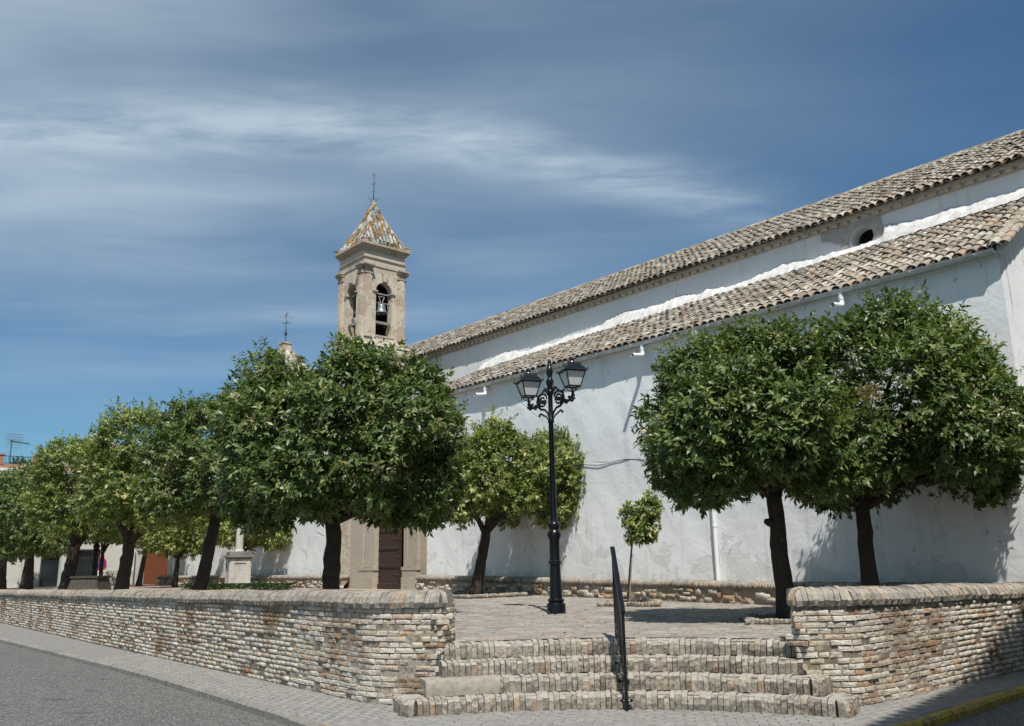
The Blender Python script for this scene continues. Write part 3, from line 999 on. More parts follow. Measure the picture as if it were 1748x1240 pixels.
def parapet(name, label, pts, top_fn, n_brick, n_cope, lead=0.0, tail=0.0):
    path = Path(pts)
    mid = path.at(path.L / 2)
    root = thing(name, label, 'wall', (mid.x, mid.y, 0))
    # mortar core, with uneven face
    m = MB()
    n = int(path.L / 0.12)
    rows = 12
    vs = []
    for i in range(n + 1):
        s = path.L * i / n
        q, t, nn = path.frame(s)
        zt = top_fn(s) - 0.17
        for k in range(rows):
            z = -0.02 + (zt + 0.02) * k / (rows - 1)
            p = q + nn * (0.006 + random.uniform(-.007, .009))
            vs.append((p.x, p.y, z))
        for z in (zt, -0.02):
            p = q + nn * 0.42
            vs.append((p.x, p.y, z))
    R_ = rows + 2
    fs = []
    for i in range(n):
        for k in range(R_ - 1):
            fs.append((i * R_ + k, (i + 1) * R_ + k, (i + 1) * R_ + k + 1, i * R_ + k + 1))
    fs.append(tuple(range(R_))); fs.append(tuple(n * R_ + k for k in range(R_ - 1, -1, -1)))
    m.add(vs, fs)
    m.build('mortar_core', MORTAR, root)
    # bricks
    ms = []
    ch = 0.0645
    k = 0
    while k * ch < 1.3:
        s = -random.uniform(0, 0.15)
        zc = 0.028 + k * ch
        wob = random.random() * 6
        while s < path.L:
            ln = random.choice((0.12, 0.13, 0.135, 0.25, 0.20, 0.15, 0.17, 0.26)) * random.uniform(0.9, 1.08)
            sm = s + ln / 2
            s += ln + random.uniform(0.006, 0.014)
            if sm + ln / 2 > path.L or sm - ln / 2 < 0:
                e0, e1 = max(0.0, sm - ln / 2), min(path.L, sm + ln / 2)
                if e1 - e0 < .05: continue
                sm, ln = (e0 + e1) / 2, e1 - e0
            if zc + 0.03 > top_fn(sm) - 0.175: continue
            if random.random() < 0.035: continue        # fallen out
            q, t, nn = path.frame(sm)
            proud = random.uniform(0.000, 0.016) if random.random() < .9 else random.choice((-0.012, 0.024))
            hgt = ch - random.uniform(0.006, 0.011)
            z = zc + 0.005 * math.sin(sm * 1.3 + k * .35) + random.uniform(-.002, .002)
            tilt = random.uniform(-0.010, 0.010)
            X = (np.array(t) + np.array((0, 0, tilt))) * ln
            Y = np.array(nn) * 0.055
            Z = np.array((0, 0, hgt))
            p = q + nn * (0.055 - proud + 0.004)
            ms.append((random.randrange(9), mat4(X, Y, Z, np.array((p.x, p.y, z)))))
        k += 1
    place(BRK, ms, root, 'brick', n_brick, 'brickwork')
    # coping of bricks on edge, bullnosed
    ms = []
    s = lead - 0.03
    while s < path.L - tail + 0.03:
        wd = random.uniform(0.052, 0.072)
        q, t, nn = path.frame(s + wd / 2)
        z = top_fn(s) - 0.20 + random.uniform(-.007, .006) + 0.008 * math.sin(s * 2.1)
        q = q + nn * random.uniform(-.008, .008)
        lean = random.uniform(-.06, .06)
        ms.append((random.randrange(8), mat4(np.array(t) * wd * 1.02, np.array(nn) + np.array(t) * lean, np.array((0, 0, 1.0)), np.array((q.x, q.y, z)))))
        s += wd
    place(CPP, ms, root, 'coping_brick', n_cope, 'coping')
    return root, path


lp = [(-24.3, 38.3), (-1.78, 10.88), (-0.87, 10.62), (-.76, 11.08)]
lp = rounded(lp, 1, 0.30)
LL = Path(lp).L
wall_l, path_l = parapet('brick_parapet', 'long low wall of worn pale brick running left along the street from the steps', lp,
                         lambda s: 1.30 - 0.0108 * max(0.0, LL - 1.4 - s), 300, 300, 0.0, 0.475)
rp = [(3.24, 10.56), (3.13, 10.10), (3.80, 10.06), (8.45, 13.88)]
rp = rounded(rp, 2, 0.22)
wall_r, path_r = parapet('brick_parapet', 'short low wall of worn pale brick right of the steps, beside the yellow kerb', rp,
                         lambda s: 1.265 - 0.016 * max(0, s - 1.1), 300, 130, 0.475)


# ------------------------------------------------------------------ church
church = thing('church', 'long whitewashed church with tiled aisle and nave roofs behind the orange trees', 'church', P(0, 0, 0.68))


def wall_grid(m, s0, s1, z0, z1, o_fn, ns, nz, mi=0):
    vs, fs = [], []
    for i in range(ns + 1):
        for k in range(nz + 1):
            s = s0 + (s1 - s0) * i / ns; z = z0 + (z1 - z0) * k / nz
            vs.append(P(s, o_fn(s, z), z))
    for i in range(ns):
        for k in range(nz):
            a = i * (nz + 1) + k
            fs.append((a, a + 1, a + nz + 2, a + nz + 1))
    m.add(vs, fs, mi=mi)


def undul(s, z, amp=0.012):
    e = 1.0 if -8.35 < s else 0.0
    return e * amp * (math.sin(s * 1.7 + z * .9) + math.sin(s * .63 - z * 1.9 + 1) + .6 * math.sin(s * 3.9 + z * 2.7) + .4 * math.sin(s * 7.1 - z * 5.3))


AS0, AS1 = -8.5, 9.0                                     # aisle wall to the right of the portal
m = MB()
wall_grid(m, AS0, AS1, 0.55, 6.72, lambda s, z: undul(s, z), 90, 34)
m.build('aisle_wall', WALLW, church, smooth=True)
# gable end of aisle and nave, facing the right-hand street
m = MB()
gp = [(0.0, 0.0), (0.0, 6.74), (3.5, 8.82), (3.5, 9.70), (7.5, 11.95), (11.5, 9.7), (11.5, 0.0)]
m.prism([P(AS0, o, z) for o, z in gp], DV * 0.5)
m.build('end_wall', WALLW2, church)

# wall left of the tower
m = MB()
wall_grid(m, 15.3, 31.4, 0.55, 5.4, lambda s, z: 0.25 + undul(s, z, .015), 60, 20)
m.prism([P(15.3, .25, 5.4), P(31.4, .25, 5.4), P(31.4, .75, 5.4), P(15.3, .75, 5.4)], (0, 0, 0.12))
m.build('side_wall', WALLW, church, smooth=35)

# nave wall with two round openings
NO = 3.5


def hole_wall(m, s0, s1, z0, z1, holes, o):
    """vertical wall in the plane o, with round holes (cs, cz, r)"""
    holes = sorted(holes)
    cuts = [s0]
    for cs, cz, r in holes:
        cuts += [cs - r - .25, cs + r + .25]
    cuts.append(s1)
    for i in range(0, len(cuts), 2):
        a, b = cuts[i], cuts[i + 1]
        n = max(1, int((b - a) / .5))
        wall_grid(m, a, b, z0, z1, lambda s, z: o + undul(s, z, .008), n, 4)
    for cs, cz, r in holes:
        N = 32
        circ, rect, deep = [], [], []
        hw = r + .25
        for k in range(N):
            an = 2 * math.pi * k / N
            c_, s_ = math.cos(an), math.sin(an)
            circ.append(P(cs + r * c_ * random.uniform(.99, 1.01), o, cz + r * s_))
            deep.append(P(cs + r * .92 * c_, o + .42, cz + r * .92 * s_))
            # project on the rectangle
            sx = hw / abs(c_) if abs(c_) > 1e-6 else 1e9
            zt = (z1 - cz) if s_ > 0 else (cz - z0)
            sz = zt / abs(s_) if abs(s_) > 1e-6 else 1e9
            f_ = min(sx, sz)
            rect.append(P(cs + f_ * c_, o, cz + f_ * s_))
        m.add(circ + rect, [(k, (k + 1) % N, N + (k + 1) % N, N + k) for k in range(N)])
        m.add(circ + deep, [(k, (k + 1) % N, N + (k + 1) % N, N + k) for k in range(N)])


OC1 = (-4.44, 9.19, 0.30)
OC2 = (14.30, 9.05, 0.55)
m = MB()
hole_wall(m, -8.45, 26.0, 7.6, 9.76, [OC1, OC2], NO)
nw = m.build('nave_wall', WALLN, church, smooth=35)
for cs, cz, r in (OC1, OC2):
    m = MB()
    N = 24
    m.add([P(cs + r * .95 * math.cos(2 * math.pi * k / N), NO + .40, cz + r * .95 * math.sin(2 * math.pi * k / N)) for k in range(N)], [tuple(range(N))])
    m.build('oculus', DARK if r < .4 else WALLN, church)
# moulding round the far niche
m = MB()
cs, cz, r = OC2
m.tube([P(cs + (r + .05) * math.cos(a), NO - .01, cz + (r + .05) * math.sin(a)) for a in np.linspace(-.2, math.pi + .2, 24)], .045, 6)
m.build('arch_moulding', WALLN, church, smooth=True)
# bare patch of old render round the oculus
m = MB()
pts = [(-3.42, 9.36), (-3.40, 9.62), (-3.75, 9.60), (-3.9, 9.55), (-4.2, 9.60), (-4.4, 9.66), (-4.6, 9.64), (-4.74, 9.70), (-4.93, 9.70), (-4.95, 9.45), (-5.0, 9.2), (-4.95, 8.95),
       (-4.80, 8.95), (-4.76, 9.1), (-4.74, 9.26), (-4.6, 9.40), (-4.44, 9.45), (-4.28, 9.41), (-4.14, 9.27), (-4.10, 9.1), (-4.11, 8.95), (-3.88, 8.95), (-3.92, 9.17), (-3.7, 9.25), (-3.6, 9.33)]
m.prism([P(s, NO - .045, z) for s, z in pts], NV * .01)
m.build('bare_render_patch', PEEL, church)

# cornice of the nave: two bands and a row of brick dentils
m = MB()
def run(m, s0, s1, o0, o1, z0, z1, n=1):
    m.prism([P(s0, o0, z0), P(s0, o1, z0), P(s0, o1, z1), P(s0, o0, z1)], DV * (s1 - s0))
run(m, -8.45, 26.0, NO - .035, NO + .1, 9.575, 9.61)
run(m, -8.45, 26.0, NO - .13, NO + .1, 9.70, 9.775)
s = -8.4
while s < 25.9:
    m.box(P(s, NO - .05, 9.655), (0.16 * random.uniform(.9, 1.1), 0.13, 0.08), DV)
    s += 0.27
m.build('cornice', TOWERR, church)

# ---------------------------------------------------------------- tiled roofs
def tile_template(k):
    r = np.random.default_rng(500 + k)
    vs, fs = [], []
    n = 7
    L_ = 0.40
    for (y, rad, zo) in ((0.0, 0.090, 0.0), (L_, 0.070, 0.012)):
        for i in range(n):
            a = math.pi * i / (n - 1)
            j = 1 + (r.random() - .5) * .07
            vs.append((rad * math.cos(a) * j, y + (r.random() - .5) * .012, rad * 0.86 * math.sin(a) * j + zo))
    for i in range(n):
        a = math.pi * i / (n - 1)
        vs.append((0.073 * math.cos(a), 0.012, 0.060 * math.sin(a)))
    for i in range(n - 1):
        fs.append((i, i + 1, n + i + 1, n + i))
        fs.append((2 * n + i, 2 * n + i + 1, i + 1, i))
    return vs, fs


TLS = [Piece('roof_tile', *tile_template(k), TILE) for k in range(6)]
PITCH = math.atan(0.575)
YUP = NV * math.cos(PITCH) + Vector((0, 0, math.sin(PITCH)))
ZUP = NV * -math.sin(PITCH) + Vector((0, 0, math.cos(PITCH)))


def tiled_roof(name, s0, s1, o_e, z_e, slope_len, pitch_w, n_single, exposed=0.31, sag=0.0, pf=None):
    def axes(s):
        pa = math.atan(pf(s)) if pf else PITCH
        return NV * math.cos(pa) + Vector((0, 0, math.sin(pa))), NV * -math.sin(pa) + Vector((0, 0, math.cos(pa)))
    m = MB()
    # bedding: the channel tiles between the covers
    ncol = int((s1 - s0) / pitch_w)
    vs, fs = [], []
    per = 4
    nr = int(slope_len / exposed) + 1
    for i in range(ncol * per + 1):
        s = s0 + i * pitch_w / per
        ph = i % per
        YUP, ZUP = axes(s)
        zz_ = (0.045, 0.008, -0.012, 0.008)[ph]
        for k in range(nr + 1):
            d_ = slope_len * k / nr - (0.075 if k == 0 else 0.0)
            base = P(s, o_e, z_e) + YUP * d_ + ZUP * (zz_ + sag * math.sin(s * .35))
            vs.append(base)
    for i in range(ncol * per):
        for k in range(nr):
            a = i * (nr + 1) + k
            fs.append((a, a + 1, a + nr + 2, a + nr + 1))
    m.add(vs, fs)
    rf = m.build(name, TILEBED, church, origin=P((s0 + s1) / 2, o_e, z_e))
    ms = []
    for i in range(ncol + 1):
        s = s0 + i * pitch_w
        YUP, ZUP = axes(s)
        col_j = random.uniform(-.012, .012)
        for k in range(int(slope_len / exposed)):
            d_ = k * exposed + random.uniform(-.02, .02)
            if k == 0: d_ = -0.05 + random.uniform(-.025, .02)
            sx = random.uniform(-.012, .012) + col_j
            c = P(s + sx, o_e, z_e) + YUP * d_ + ZUP * (0.022 + sag * math.sin(s * .35) + random.uniform(-.006, .008))
            yaw = random.uniform(-.06, .06)
            lift = -0.06 + random.uniform(-.05, .03)
            Y = (YUP + DV * yaw + ZUP * lift).normalized()
            X = (DV * -1 + YUP * yaw)
            X = (X - Y * X.dot(Y)).normalized()
            Z = X.cross(Y)
            if Z.z < 0: X = -X; Z = X.cross(Y)
            sc = random.uniform(.92, 1.10)
            ms.append((random.randrange(6), mat4(np.array(X) * sc, np.array(Y), np.array(Z) * sc, np.array(c))))
    place(TLS, ms, rf, 'roof_tile', n_single, 'roof_tiles')
    return rf


APF = lambda s: 0.532 - 0.0065 * s
ar = tiled_roof('aisle_roof', -8.55, 10.2, -0.13, 6.835, 4.12, 0.215, 210, sag=0.01, pf=APF)
nr_ = tiled_roof('nave_roof', -8.55, 25.0, NO - .20, 9.79, 4.86, 0.215, 90, sag=0.012)
# far slope of the nave, and ridge tiles
m = MB()
rz = 9.79 + 4.86 * math.sin(PITCH); ro = NO - .20 + 4.86 * math.cos(PITCH)
m.add([P(-8.55, ro, rz), P(25, ro, rz), P(25, ro + 4.3, 9.66), P(-8.55, ro + 4.3, 9.66)], [(0, 1, 2, 3)])
m.build('far_roof_slope', TILE, church)
m = MB()
s = -8.5
while s < 25:
    a = P(s, ro - .01, rz - .01 + random.uniform(-.008, .008)); b = a + DV * 0.42
    m.tube([a, b], [.11, .095], 8, rnd=random.random())
    s += .36
m.build('ridge_tiles', TILE, church, smooth=35)['kind'] = 'stuff'
# verge at the right end: a doubled row of mortared edge tiles
m = MB()
pa = math.atan(APF(-8.5))
YU = NV * math.cos(pa) + Vector((0, 0, math.sin(pa))); ZU = NV * -math.sin(pa) + Vector((0, 0, math.cos(pa)))
for k in range(14):
    for off, lift in ((-8.66, .030), (-8.50, .060)):
        p = TLS[random.randrange(6)]
        a = P(off, -0.13, 6.845) + YU * (k * .30 - .05 + random.uniform(-.02, .02)) + ZU * (lift + random.uniform(-.006, .006))
        X = DV * -1
        vs = [a + X * v[0] * 1.08 + YU * v[1] + (ZU - YU * .05) * v[2] for v in p.v]
        m.add(vs, [tuple(t) for t in p.t], rnd=random.random())
m.build('verge_tiles', TILE, church)['kind'] = 'stuff'
m = MB()
m.prism([P(-8.52, o_, 6.845 + (o_ + .13) * APF(-8.5) + dz) for o_, dz in ((-.10, -.12), (3.45, -.12), (3.45, .03), (-.10, .03))], -DV * .07)
m.build('verge_mortar', LIME, church)
# lime fillet along the top of the aisle roof
m = MB()
vs, fs = [], []
N = 330
h = 0.16
for i in range(N + 1):
    s = -8.45 + (18.6) * i / N
    zj = 6.835 + (NO + .11) * APF(s) + .05
    h += random.uniform(-.03, .03) + (0.20 + .09 * math.sin(s * .8) + .05 * math.sin(s * 2.3 + 1) - h) * .12
    h = min(max(h, .08), .42)
    if i == 0 or random.random() < .16: jag = random.uniform(-.035, .03)
    base = P(s, NO - .16, zj - .07)
    if -5.05 < s < -3.85: h = min(h, .05 + .35 * max(0, abs(s + 4.45) - .35))
    for q in (P(s, NO - .34 + random.uniform(-.02, .02), zj - .16), P(s, NO - .20 + random.uniform(-.025, .025), zj + h * .30), P(s, NO - .10 + random.uniform(-.02, .02), zj + h * .72), P(s, NO - .03, zj + h + jag), P(s, NO + .02, zj + h + jag + .01)):
        vs.append(q)
for i in range(N):
    for k in range(4):
        a = i * 5 + k
        fs.append((a, a + 1, a + 6, a + 5))
m.add(vs, fs)
m.build('lime_fillet', LIME, church, smooth=True)
# soffit board under the aisle eaves
m = MB()
run(m, -8.5, 9.9, -.07, .12, 6.70, 6.80)
m.build('eaves_course', WALLW, church)

# gutter, brackets, spouts, downpipe
m = MB()
arc = [(math.cos(a) * .075, math.sin(a) * .075) for a in np.linspace(math.pi, 2 * math.pi, 9)]
ar2 = [(math.cos(a) * .066, math.sin(a) * .066) for a in np.linspace(2 * math.pi, math.pi, 9)]
m.prism([P(-8.52, -.175 + x, 6.80 + z) for x, z in arc + ar2], DV * 18.3)
gut = m.build('gutter', ZINC, church, origin=P(0, -.175, 6.7), smooth=35)
s = -8.2
while s < 9.6:
    m = MB()
    m.tube([P(s, -.175 + math.cos(a) * .088, 6.798 + math.sin(a) * .088) for a in np.linspace(math.pi, 2 * math.pi, 8)] + [P(s, -.07, 6.74), P(s, 0.02, 6.55)], .011, 5)
    m.build('gutter_bracket', ZINC, gut, origin=P(s, -.175, 6.7))
    s += 1.15
for s in (5.62, -0.45, -5.63):
    m = MB()
    m.tube([P(s, -.175, 6.74), P(s, -.175, 6.52), P(s, -.19, 6.48), P(s, -.23, 6.46), P(s, -.56, 6.42)], [.05, .05, .052, .052, .05], 10, cap=False)
    m.tube([P(s, -.175, 6.66), P(s, -.175, 6.59)], .057, 10)
    m.tube([P(s, -.27, 6.455), P(s, -.31, 6.45)], .057, 10)
    m.build('rain_spout', PVC, church, origin=P(s, -.175, 6.5), smooth=35)
m = MB()
m.tube([P(-2.105, -.05, 1.13), P(-2.105, -.05, 6.3), P(-2.105, -.1, 6.55), P(-2.105, -.175, 6.74)], .043, 10)
for z in (2.3, 4.2, 5.8):
    m.tube([P(-2.105, -.05, z), P(-2.105, -.05, z + .04)], .052, 10)
m.build('downpipe', PVC, church, smooth=35)
# loose cable on the wall
m = MB()
m.tube([P(1.9 - 5.2 * i / 20, -.02, 4.06 - .05 * math.sin(i * .8) - .10 * math.sin(math.pi * i / 20)) for i in range(21)], .008, 5)
m.build('wall_cable', IRON, church)
m = MB()
m.tube([P(-8.3, -.03, 3.6), P(-8.1, -.03, 4.2), P(-8.3, -.03, 4.7), P(-8.0, -.03, 4.9), P(-7.6, -.03, 4.95)], .012, 5)
m.build('wall_cable', IRON, church)
m = MB()
m.tube([P(-8.45, -.03, 4.55), P(-7.9, -.05, 4.50), P(-7.3, -.03, 4.9), P(-7.2, -.03, 5.1)], .012, 5)
m.build('wall_cable', IRON, church)

# ---------------------------------------------------------------- portal
m = MB()
zb = 0.84
m.prism([P(s, o, z) for s, o, z in ((8.79, -.02, .6), (8.79, -.02, 6.0), (9.95, -.02, 6.0), (9.95, -.02, .6))], NV * .6)
m.build('rough_jamb', STONE, church)
m = MB()
m.prism([P(s, -.02, z) for s, z in ((11.66, .6), (11.66, 6.0), (13.42, 6.0), (13.42, .6))], NV * .6)
m.build('rough_jamb', STONE, church)
for (s0, s1) in ((9.15, 9.93), (11.68, 12.62)):
    m = MB()
    sc_ = (s0 + s1) / 2; hw = (s1 - s0) / 2
    m.box(P(sc_, -.02, 3.0), (2 * hw, .14, 2.9), DV, NV)
    # raised frame of the recessed panel
    for a in (-1, 1):
        m.box(P(sc_ + a * (hw - .11), -.105, 3.0), (.20, .035, 2.9), DV, NV)
    m.box(P(sc_, -.105, 1.66), (2 * hw - .44, .035, .20), DV, NV)
    m.box(P(sc_, -.08, 1.50), (2 * hw + .10, .20, .10), DV, NV)
    m.box(P(sc_, -.07, 1.14), (2 * hw + .03, .19, .61), DV, NV)
    m.box(P(sc_, -.08, 4.52), (2 * hw + .14, .20, .16), DV, NV)
    m.build('pilaster', STONE, church)
    m = MB()
    for a in range(2):
        m.box(P(sc_ + (a - .5) * hw * 1.06, -.12, .83 + .20), (hw * 1.0, .16, .40), DV, NV)
    m.build('pilaster_base', STONE, church)
m = MB()
m.prism([P(s, -.30, z) for s, z in ((9.1, 4.6), (9.1, 5.2), (12.85, 5.2), (12.85, 4.6))], NV * .4)
m.prism([P(s, -.46, z) for s, z in ((8.95, 5.2), (8.95, 5.36), (13.0, 5.36), (13.0, 5.2))], NV * .5)
m.prism([P(s, -.32, z) for s, z in ((9.3, 5.36), (10.97, 6.15), (12.6, 5.36))], NV * .4)
m.build('entablature', STONE, church)
m = MB()
m.prism([P(s, .02, z) for s, z in ((9.95, 4.1), (9.95, 4.6), (11.66, 4.6), (11.66, 4.1))], NV * .5)
m.build('lintel', STONE, church)
m = MB()
m.prism([P(s, .8, z) for s, z in ((9.9, .8), (9.9, 4.4), (12.0, 4.4), (12.0, .8))], NV * .1)
m.prism([P(s, 0.1, z) for s, z in ((9.80, .8), (9.80, 4.4), (9.94, 4.4), (9.94, .8))], NV * .7)
m.build('dark_interior', DARK, church)
m = MB()
m.prism([P(s, .03, z) for s, z in ((10.40, .86), (10.40, 4.1), (11.65, 4.1), (11.65, .86))], NV * .10)
m.box(P(10.81, .005, .93), (1.66, .04, .17), DV, NV)
door = m.build('church_door', DOORW, church, origin=P(11.1, .15, .86))
m = MB()
for r_ in range(11):
    z = 1.02 + r_ * .29
    full = r_ % 2 == 0
    xs = np.linspace(10.46, 11.60, 12) if full else [10.44, 10.54, 10.64, 11.56, 11.61]
    for x in xs:
        c = P(x, .022, z)
        m.lathe([(.0, -.026), (.020, -.014), (.026, 0), (.020, .014), (.0, .026)], (c.x, c.y, c.z), 6)
m.build('studs', STUD, door)
for z in (1.02 + .29 * 2 * i for i in range(6)):
    m = MB(); m.box(P(11.02, .018, z - .05), (1.22, .02, .035), DV, NV); m.build('door_strap', DOORW, door)
m = MB()
for i in range(7):
    m.box(P(9.9 + i * .33, -.62, .80 + random.uniform(-.004, .004)), (.32, .7, .10), DV, NV)
m.build('threshold', STONE, church)
# ledge lamp bracket and shop shadow-caster on the tower wall: wrought iron lantern arm left of the portal
m = MB()
c0 = P(14.9, .20, 3.35)
m.tube([c0, c0 - NV * .55], .014, 6)
m.tube([c0 + Vector((0, 0, -.35)), c0 - NV * .30 + Vector((0, 0, -.08)), c0 - NV * .5], .010, 6)
m.tube([c0 - NV * .5 + Vector((0, 0, -.02 - .07 * (1 - math.cos(a)))) + NV * .07 * math.sin(a) for a in np.linspace(0, 5, 12)], .009, 5)
m.build('iron_bracket', IRON, church)

# ---------------------------------------------------------------- stone benches along the wall
def bench_prof(r):
    j = lambda a: (r.random() - .5) * 2 * a
    return [(-.045 + j(.01), 0.0), (-.06 + j(.01), .055), (-.035 + j(.01), .10), (.02, .125 + j(.005)), (.44, .13), (.44, 0.0)]


BNP = [Piece('coping_brick', *slice_template(80 + k, bench_prof), COPING) for k in range(6)]


def bench(label, s0, s1, o_face, stones):
    b0 = thing('masonry_bench', label, 'bench', P((s0 + s1) / 2, o_face, 0.7))
    m = MB()
    vs, fs = [], []
    n = int((s1 - s0) / .14); nz = 5
    for i in range(n + 1):
        s = s0 + (s1 - s0) * i / n
        fz = pz(*P(s, -.4, 0)[:2])
        for k in range(nz):
            z = fz - .03 + .37 * k / (nz - 1)
            vs.append(P(s, o_face + random.uniform(-.02, .035), z))
        vs.append(P(s, 0.05, fz + .34))
    for i in range(n):
        for k in range(nz):
            a = i * (nz + 1) + k
            fs.append((a, a + 1, a + nz + 2, a + nz + 1))
    fs += [tuple(range(nz + 1)), tuple(n * (nz + 1) + k for k in range(nz, -1, -1))]
    m.add(vs, fs)
    m.build('rubble_base', RUBBLE, b0, smooth=False)
    ms = []
    s = s0
    while s < s1:
        wd = random.uniform(.055, .075)
        fz = pz(*P(s, -.4, 0)[:2])
        c = P(s, o_face, fz + .325 + random.uniform(-.008, .008))
        ms.append((random.randrange(6), mat4(np.array(-DV) * wd, np.array(NV), np.array((0, 0, 1.0)), np.array(c))))
        s += wd
    place(BNP, ms, b0, 'coping_brick', 0, 'bench_coping')
    ms = []
    for _ in range(stones):
        s = random.uniform(s0, s1)
        fz = pz(*P(s, -.4, 0)[:2])
        c = P(s, o_face + .05, fz + random.uniform(.03, .27))
        ms.append((random.randrange(9), mat4(np.array(-DV) * random.uniform(.10, .28), np.array(NV) * .085, np.array((0, 0, 1.0)) * random.uniform(.05, .13), np.array(c))))
    place(BRK, ms, b0, 'stone', 0, 'rubble_stones')
    return b0


bench('low masonry bench with brick seat edge along the white wall right of the church door', -8.3, 8.75, -.42, 150)
bench('low masonry bench of pale rubble along the white wall left of the church door', 13.5, 31.8, -.30, 220)

# ------------------------------------------------------------------ bell tower
TC_S, TC_O = 14.15, 1.08
tower = thing('bell_tower', 'square brick bell tower with open arches and a glazed tile spire', 'tower', P(TC_S, TC_O, .7))


def TP(a, b, z):
    """tower frame: a along s (towards far left), b into building"""
    return P(TC_S + a, TC_O + b, z)


def slab(m, h, z0, z1, rnd=None, mi=0):
    m.prism([TP(-h, -h, z0), TP(h, -h, z0), TP(h, h, z0), TP(-h, h, z0)], (0, 0, z1 - z0), rnd, mi)


m = MB()
slab(m, 1.02, 0.6, 9.30)
m.build('shaft', TOWERB, tower)
m = MB()
# battered foot of the belfry
for (h0, z0, h1, z1) in ((1.10, 9.30, 1.06, 9.62), (1.10, 9.62, 1.04, 9.70), (1.02, 9.70, 0.95, 10.06)):
    vs = [TP(x * h0, y * h0, z0) for x, y in ((-1, -1), (1, -1), (1, 1), (-1, 1))] + [TP(x * h1, y * h1, z1) for x, y in ((-1, -1), (1, -1), (1, 1), (-1, 1))]
    m.add(vs, [(0, 1, 2, 3), (4, 7, 6, 5)] + [(i, (i + 1) % 4, 4 + (i + 1) % 4, 4 + i) for i in range(4)])
m.build('stepped_foot', TOWERB, tower)
# four arched walls
BH = 0.895
z_sill, z_spr, a_w, z_top = 10.06, 11.85, 0.355, 12.78
faces = [(Vector((1, 0)), Vector((0, -1))), (Vector((0, 1)), Vector((-1, 0))), (Vector((1, 0)), Vector((0, 1))), (Vector((0, 1)), Vector((1, 0)))]


def FP(face, x, d, z):
    """x along the face, d outward distance from tower axis"""
    t2, n2 = faces[face]
    return TP(t2.x * x + n2.x * d, t2.y * x + n2.y * d, z)


for fi in range(4):
    m = MB()
    hw = BH if fi % 2 == 0 else BH - 0.30
    out = [(-hw, z_sill), (-hw, z_top), (hw, z_top), (hw, z_sill), (a_w, z_sill)]
    out += [(a_w * math.cos(a), z_spr + a_w * math.sin(a)) for a in np.linspace(0, math.pi, 15)]
    out += [(-a_w, z_sill)]
    if fi >= 2: out = out[:4]
    t2, n2 = faces[fi]
    dv = FP(fi, 0, 0, 0) - FP(fi, 0, .30, 0)
    m.prism([FP(fi, x, BH, z) for x, z in out], dv)
    m.build('arched_wall', TOWERB, tower)
    # imposts, keystone, sill
    for x in (-1, 1):
        m = MB()
        m.box(FP(fi, x * (a_w + .05), BH - .10, z_spr - .04), (.20, .30, .07), FP(fi, 1, 0, 0) - FP(fi, 0, 0, 0))
        m.build('impost', TOWERC, tower)
    m = MB()
    m.prism([FP(fi, x, BH - .02, z) for x, z in ((-.07, z_spr + a_w + .02), (-.12, z_spr + a_w + .34), (.12, z_spr + a_w + .34), (.07, z_spr + a_w + .02))], FP(fi, 0, .10, 0) - FP(fi, 0, 0, 0))
    m.build('keystone', TOWERR, tower)
    m = MB()
    m.box(FP(fi, 0, BH - .02, z_sill - .03), (2 * a_w + .16, .22, .07), FP(fi, 1, 0, 0) - FP(fi, 0, 0, 0))
    m.build('sill', TOWERR, tower)
    # pilasters of this face: two, doubled
    for x in (-1, 1):
        m = MB()
        ax = FP(fi, 1, 0, 0) - FP(fi, 0, 0, 0)
        xc = x * (BH - .155)
        m.box(FP(fi, xc, BH + .035, (10.06 + 12.42) / 2), (.31, .09, 12.42 - 10.06), ax)
        m.box(FP(fi, xc, BH + .06, (10.12 + 12.40) / 2), (.19, .10, 12.40 - 10.12), ax)
        m.box(FP(fi, xc, BH + .06, 10.02), (.36, .16, .16), ax)
        m.build('pilaster', TOWERB, tower)
        m = MB()
        m.box(FP(fi, xc, BH + .05, 12.46), (.35, .14, .06), ax)
        m.box(FP(fi, xc, BH + .04, 12.57), (.32, .11, .16), ax)
        m.box(FP(fi, xc + x * .02, BH + .07, 12.69), (.40, .22, .08), ax)
        m.box(FP(fi, xc + x * .03, BH + .09, 12.76), (.46, .28, .06), ax)
        m.build('capital', TOWERC, tower)
# dark ceiling and floor of the belfry
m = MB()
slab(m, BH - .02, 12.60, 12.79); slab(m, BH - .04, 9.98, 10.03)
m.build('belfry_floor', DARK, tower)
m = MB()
m.prism([TP(x, y, 10.04) for x, y in ((-.28, -.28), (.5, -.28), (.5, .5), (-.28, .5))], (0, 0, 2.54))  # near-black block standing in for the unlit belfry interior
m.build('belfry_shade_block', DARK, tower)
m = MB()
slab(m, .925, 12.79, 13.08); 
m.build('architrave', TOWERR, tower)
m = MB()
slab(m, .97, 13.08, 13.12)
m.build('string_course', TOWERC, tower)
m = MB()
slab(m, .915, 13.12, 13.36)
m.build('frieze', TOWERR, tower)
m = MB()
for h, z0, z1 in ((.93, 13.36, 13.43), (.985, 13.43, 13.50), (1.04, 13.50, 13.57), (1.095, 13.57, 13.655)):
    slab(m, h, z0, z1)
m.build('cornice', TOWERC, tower)
for x in (-1, 1):
    for y in (-1, 1):
        m = MB()
        m.box(TP(x * .98, y * .98, 13.71), (.17, .17, .13), DV); m.box(TP(x * .98, y * .98, 13.79), (.20, .20, .04), DV)
        m.build('corner_block', TOWERC, tower)

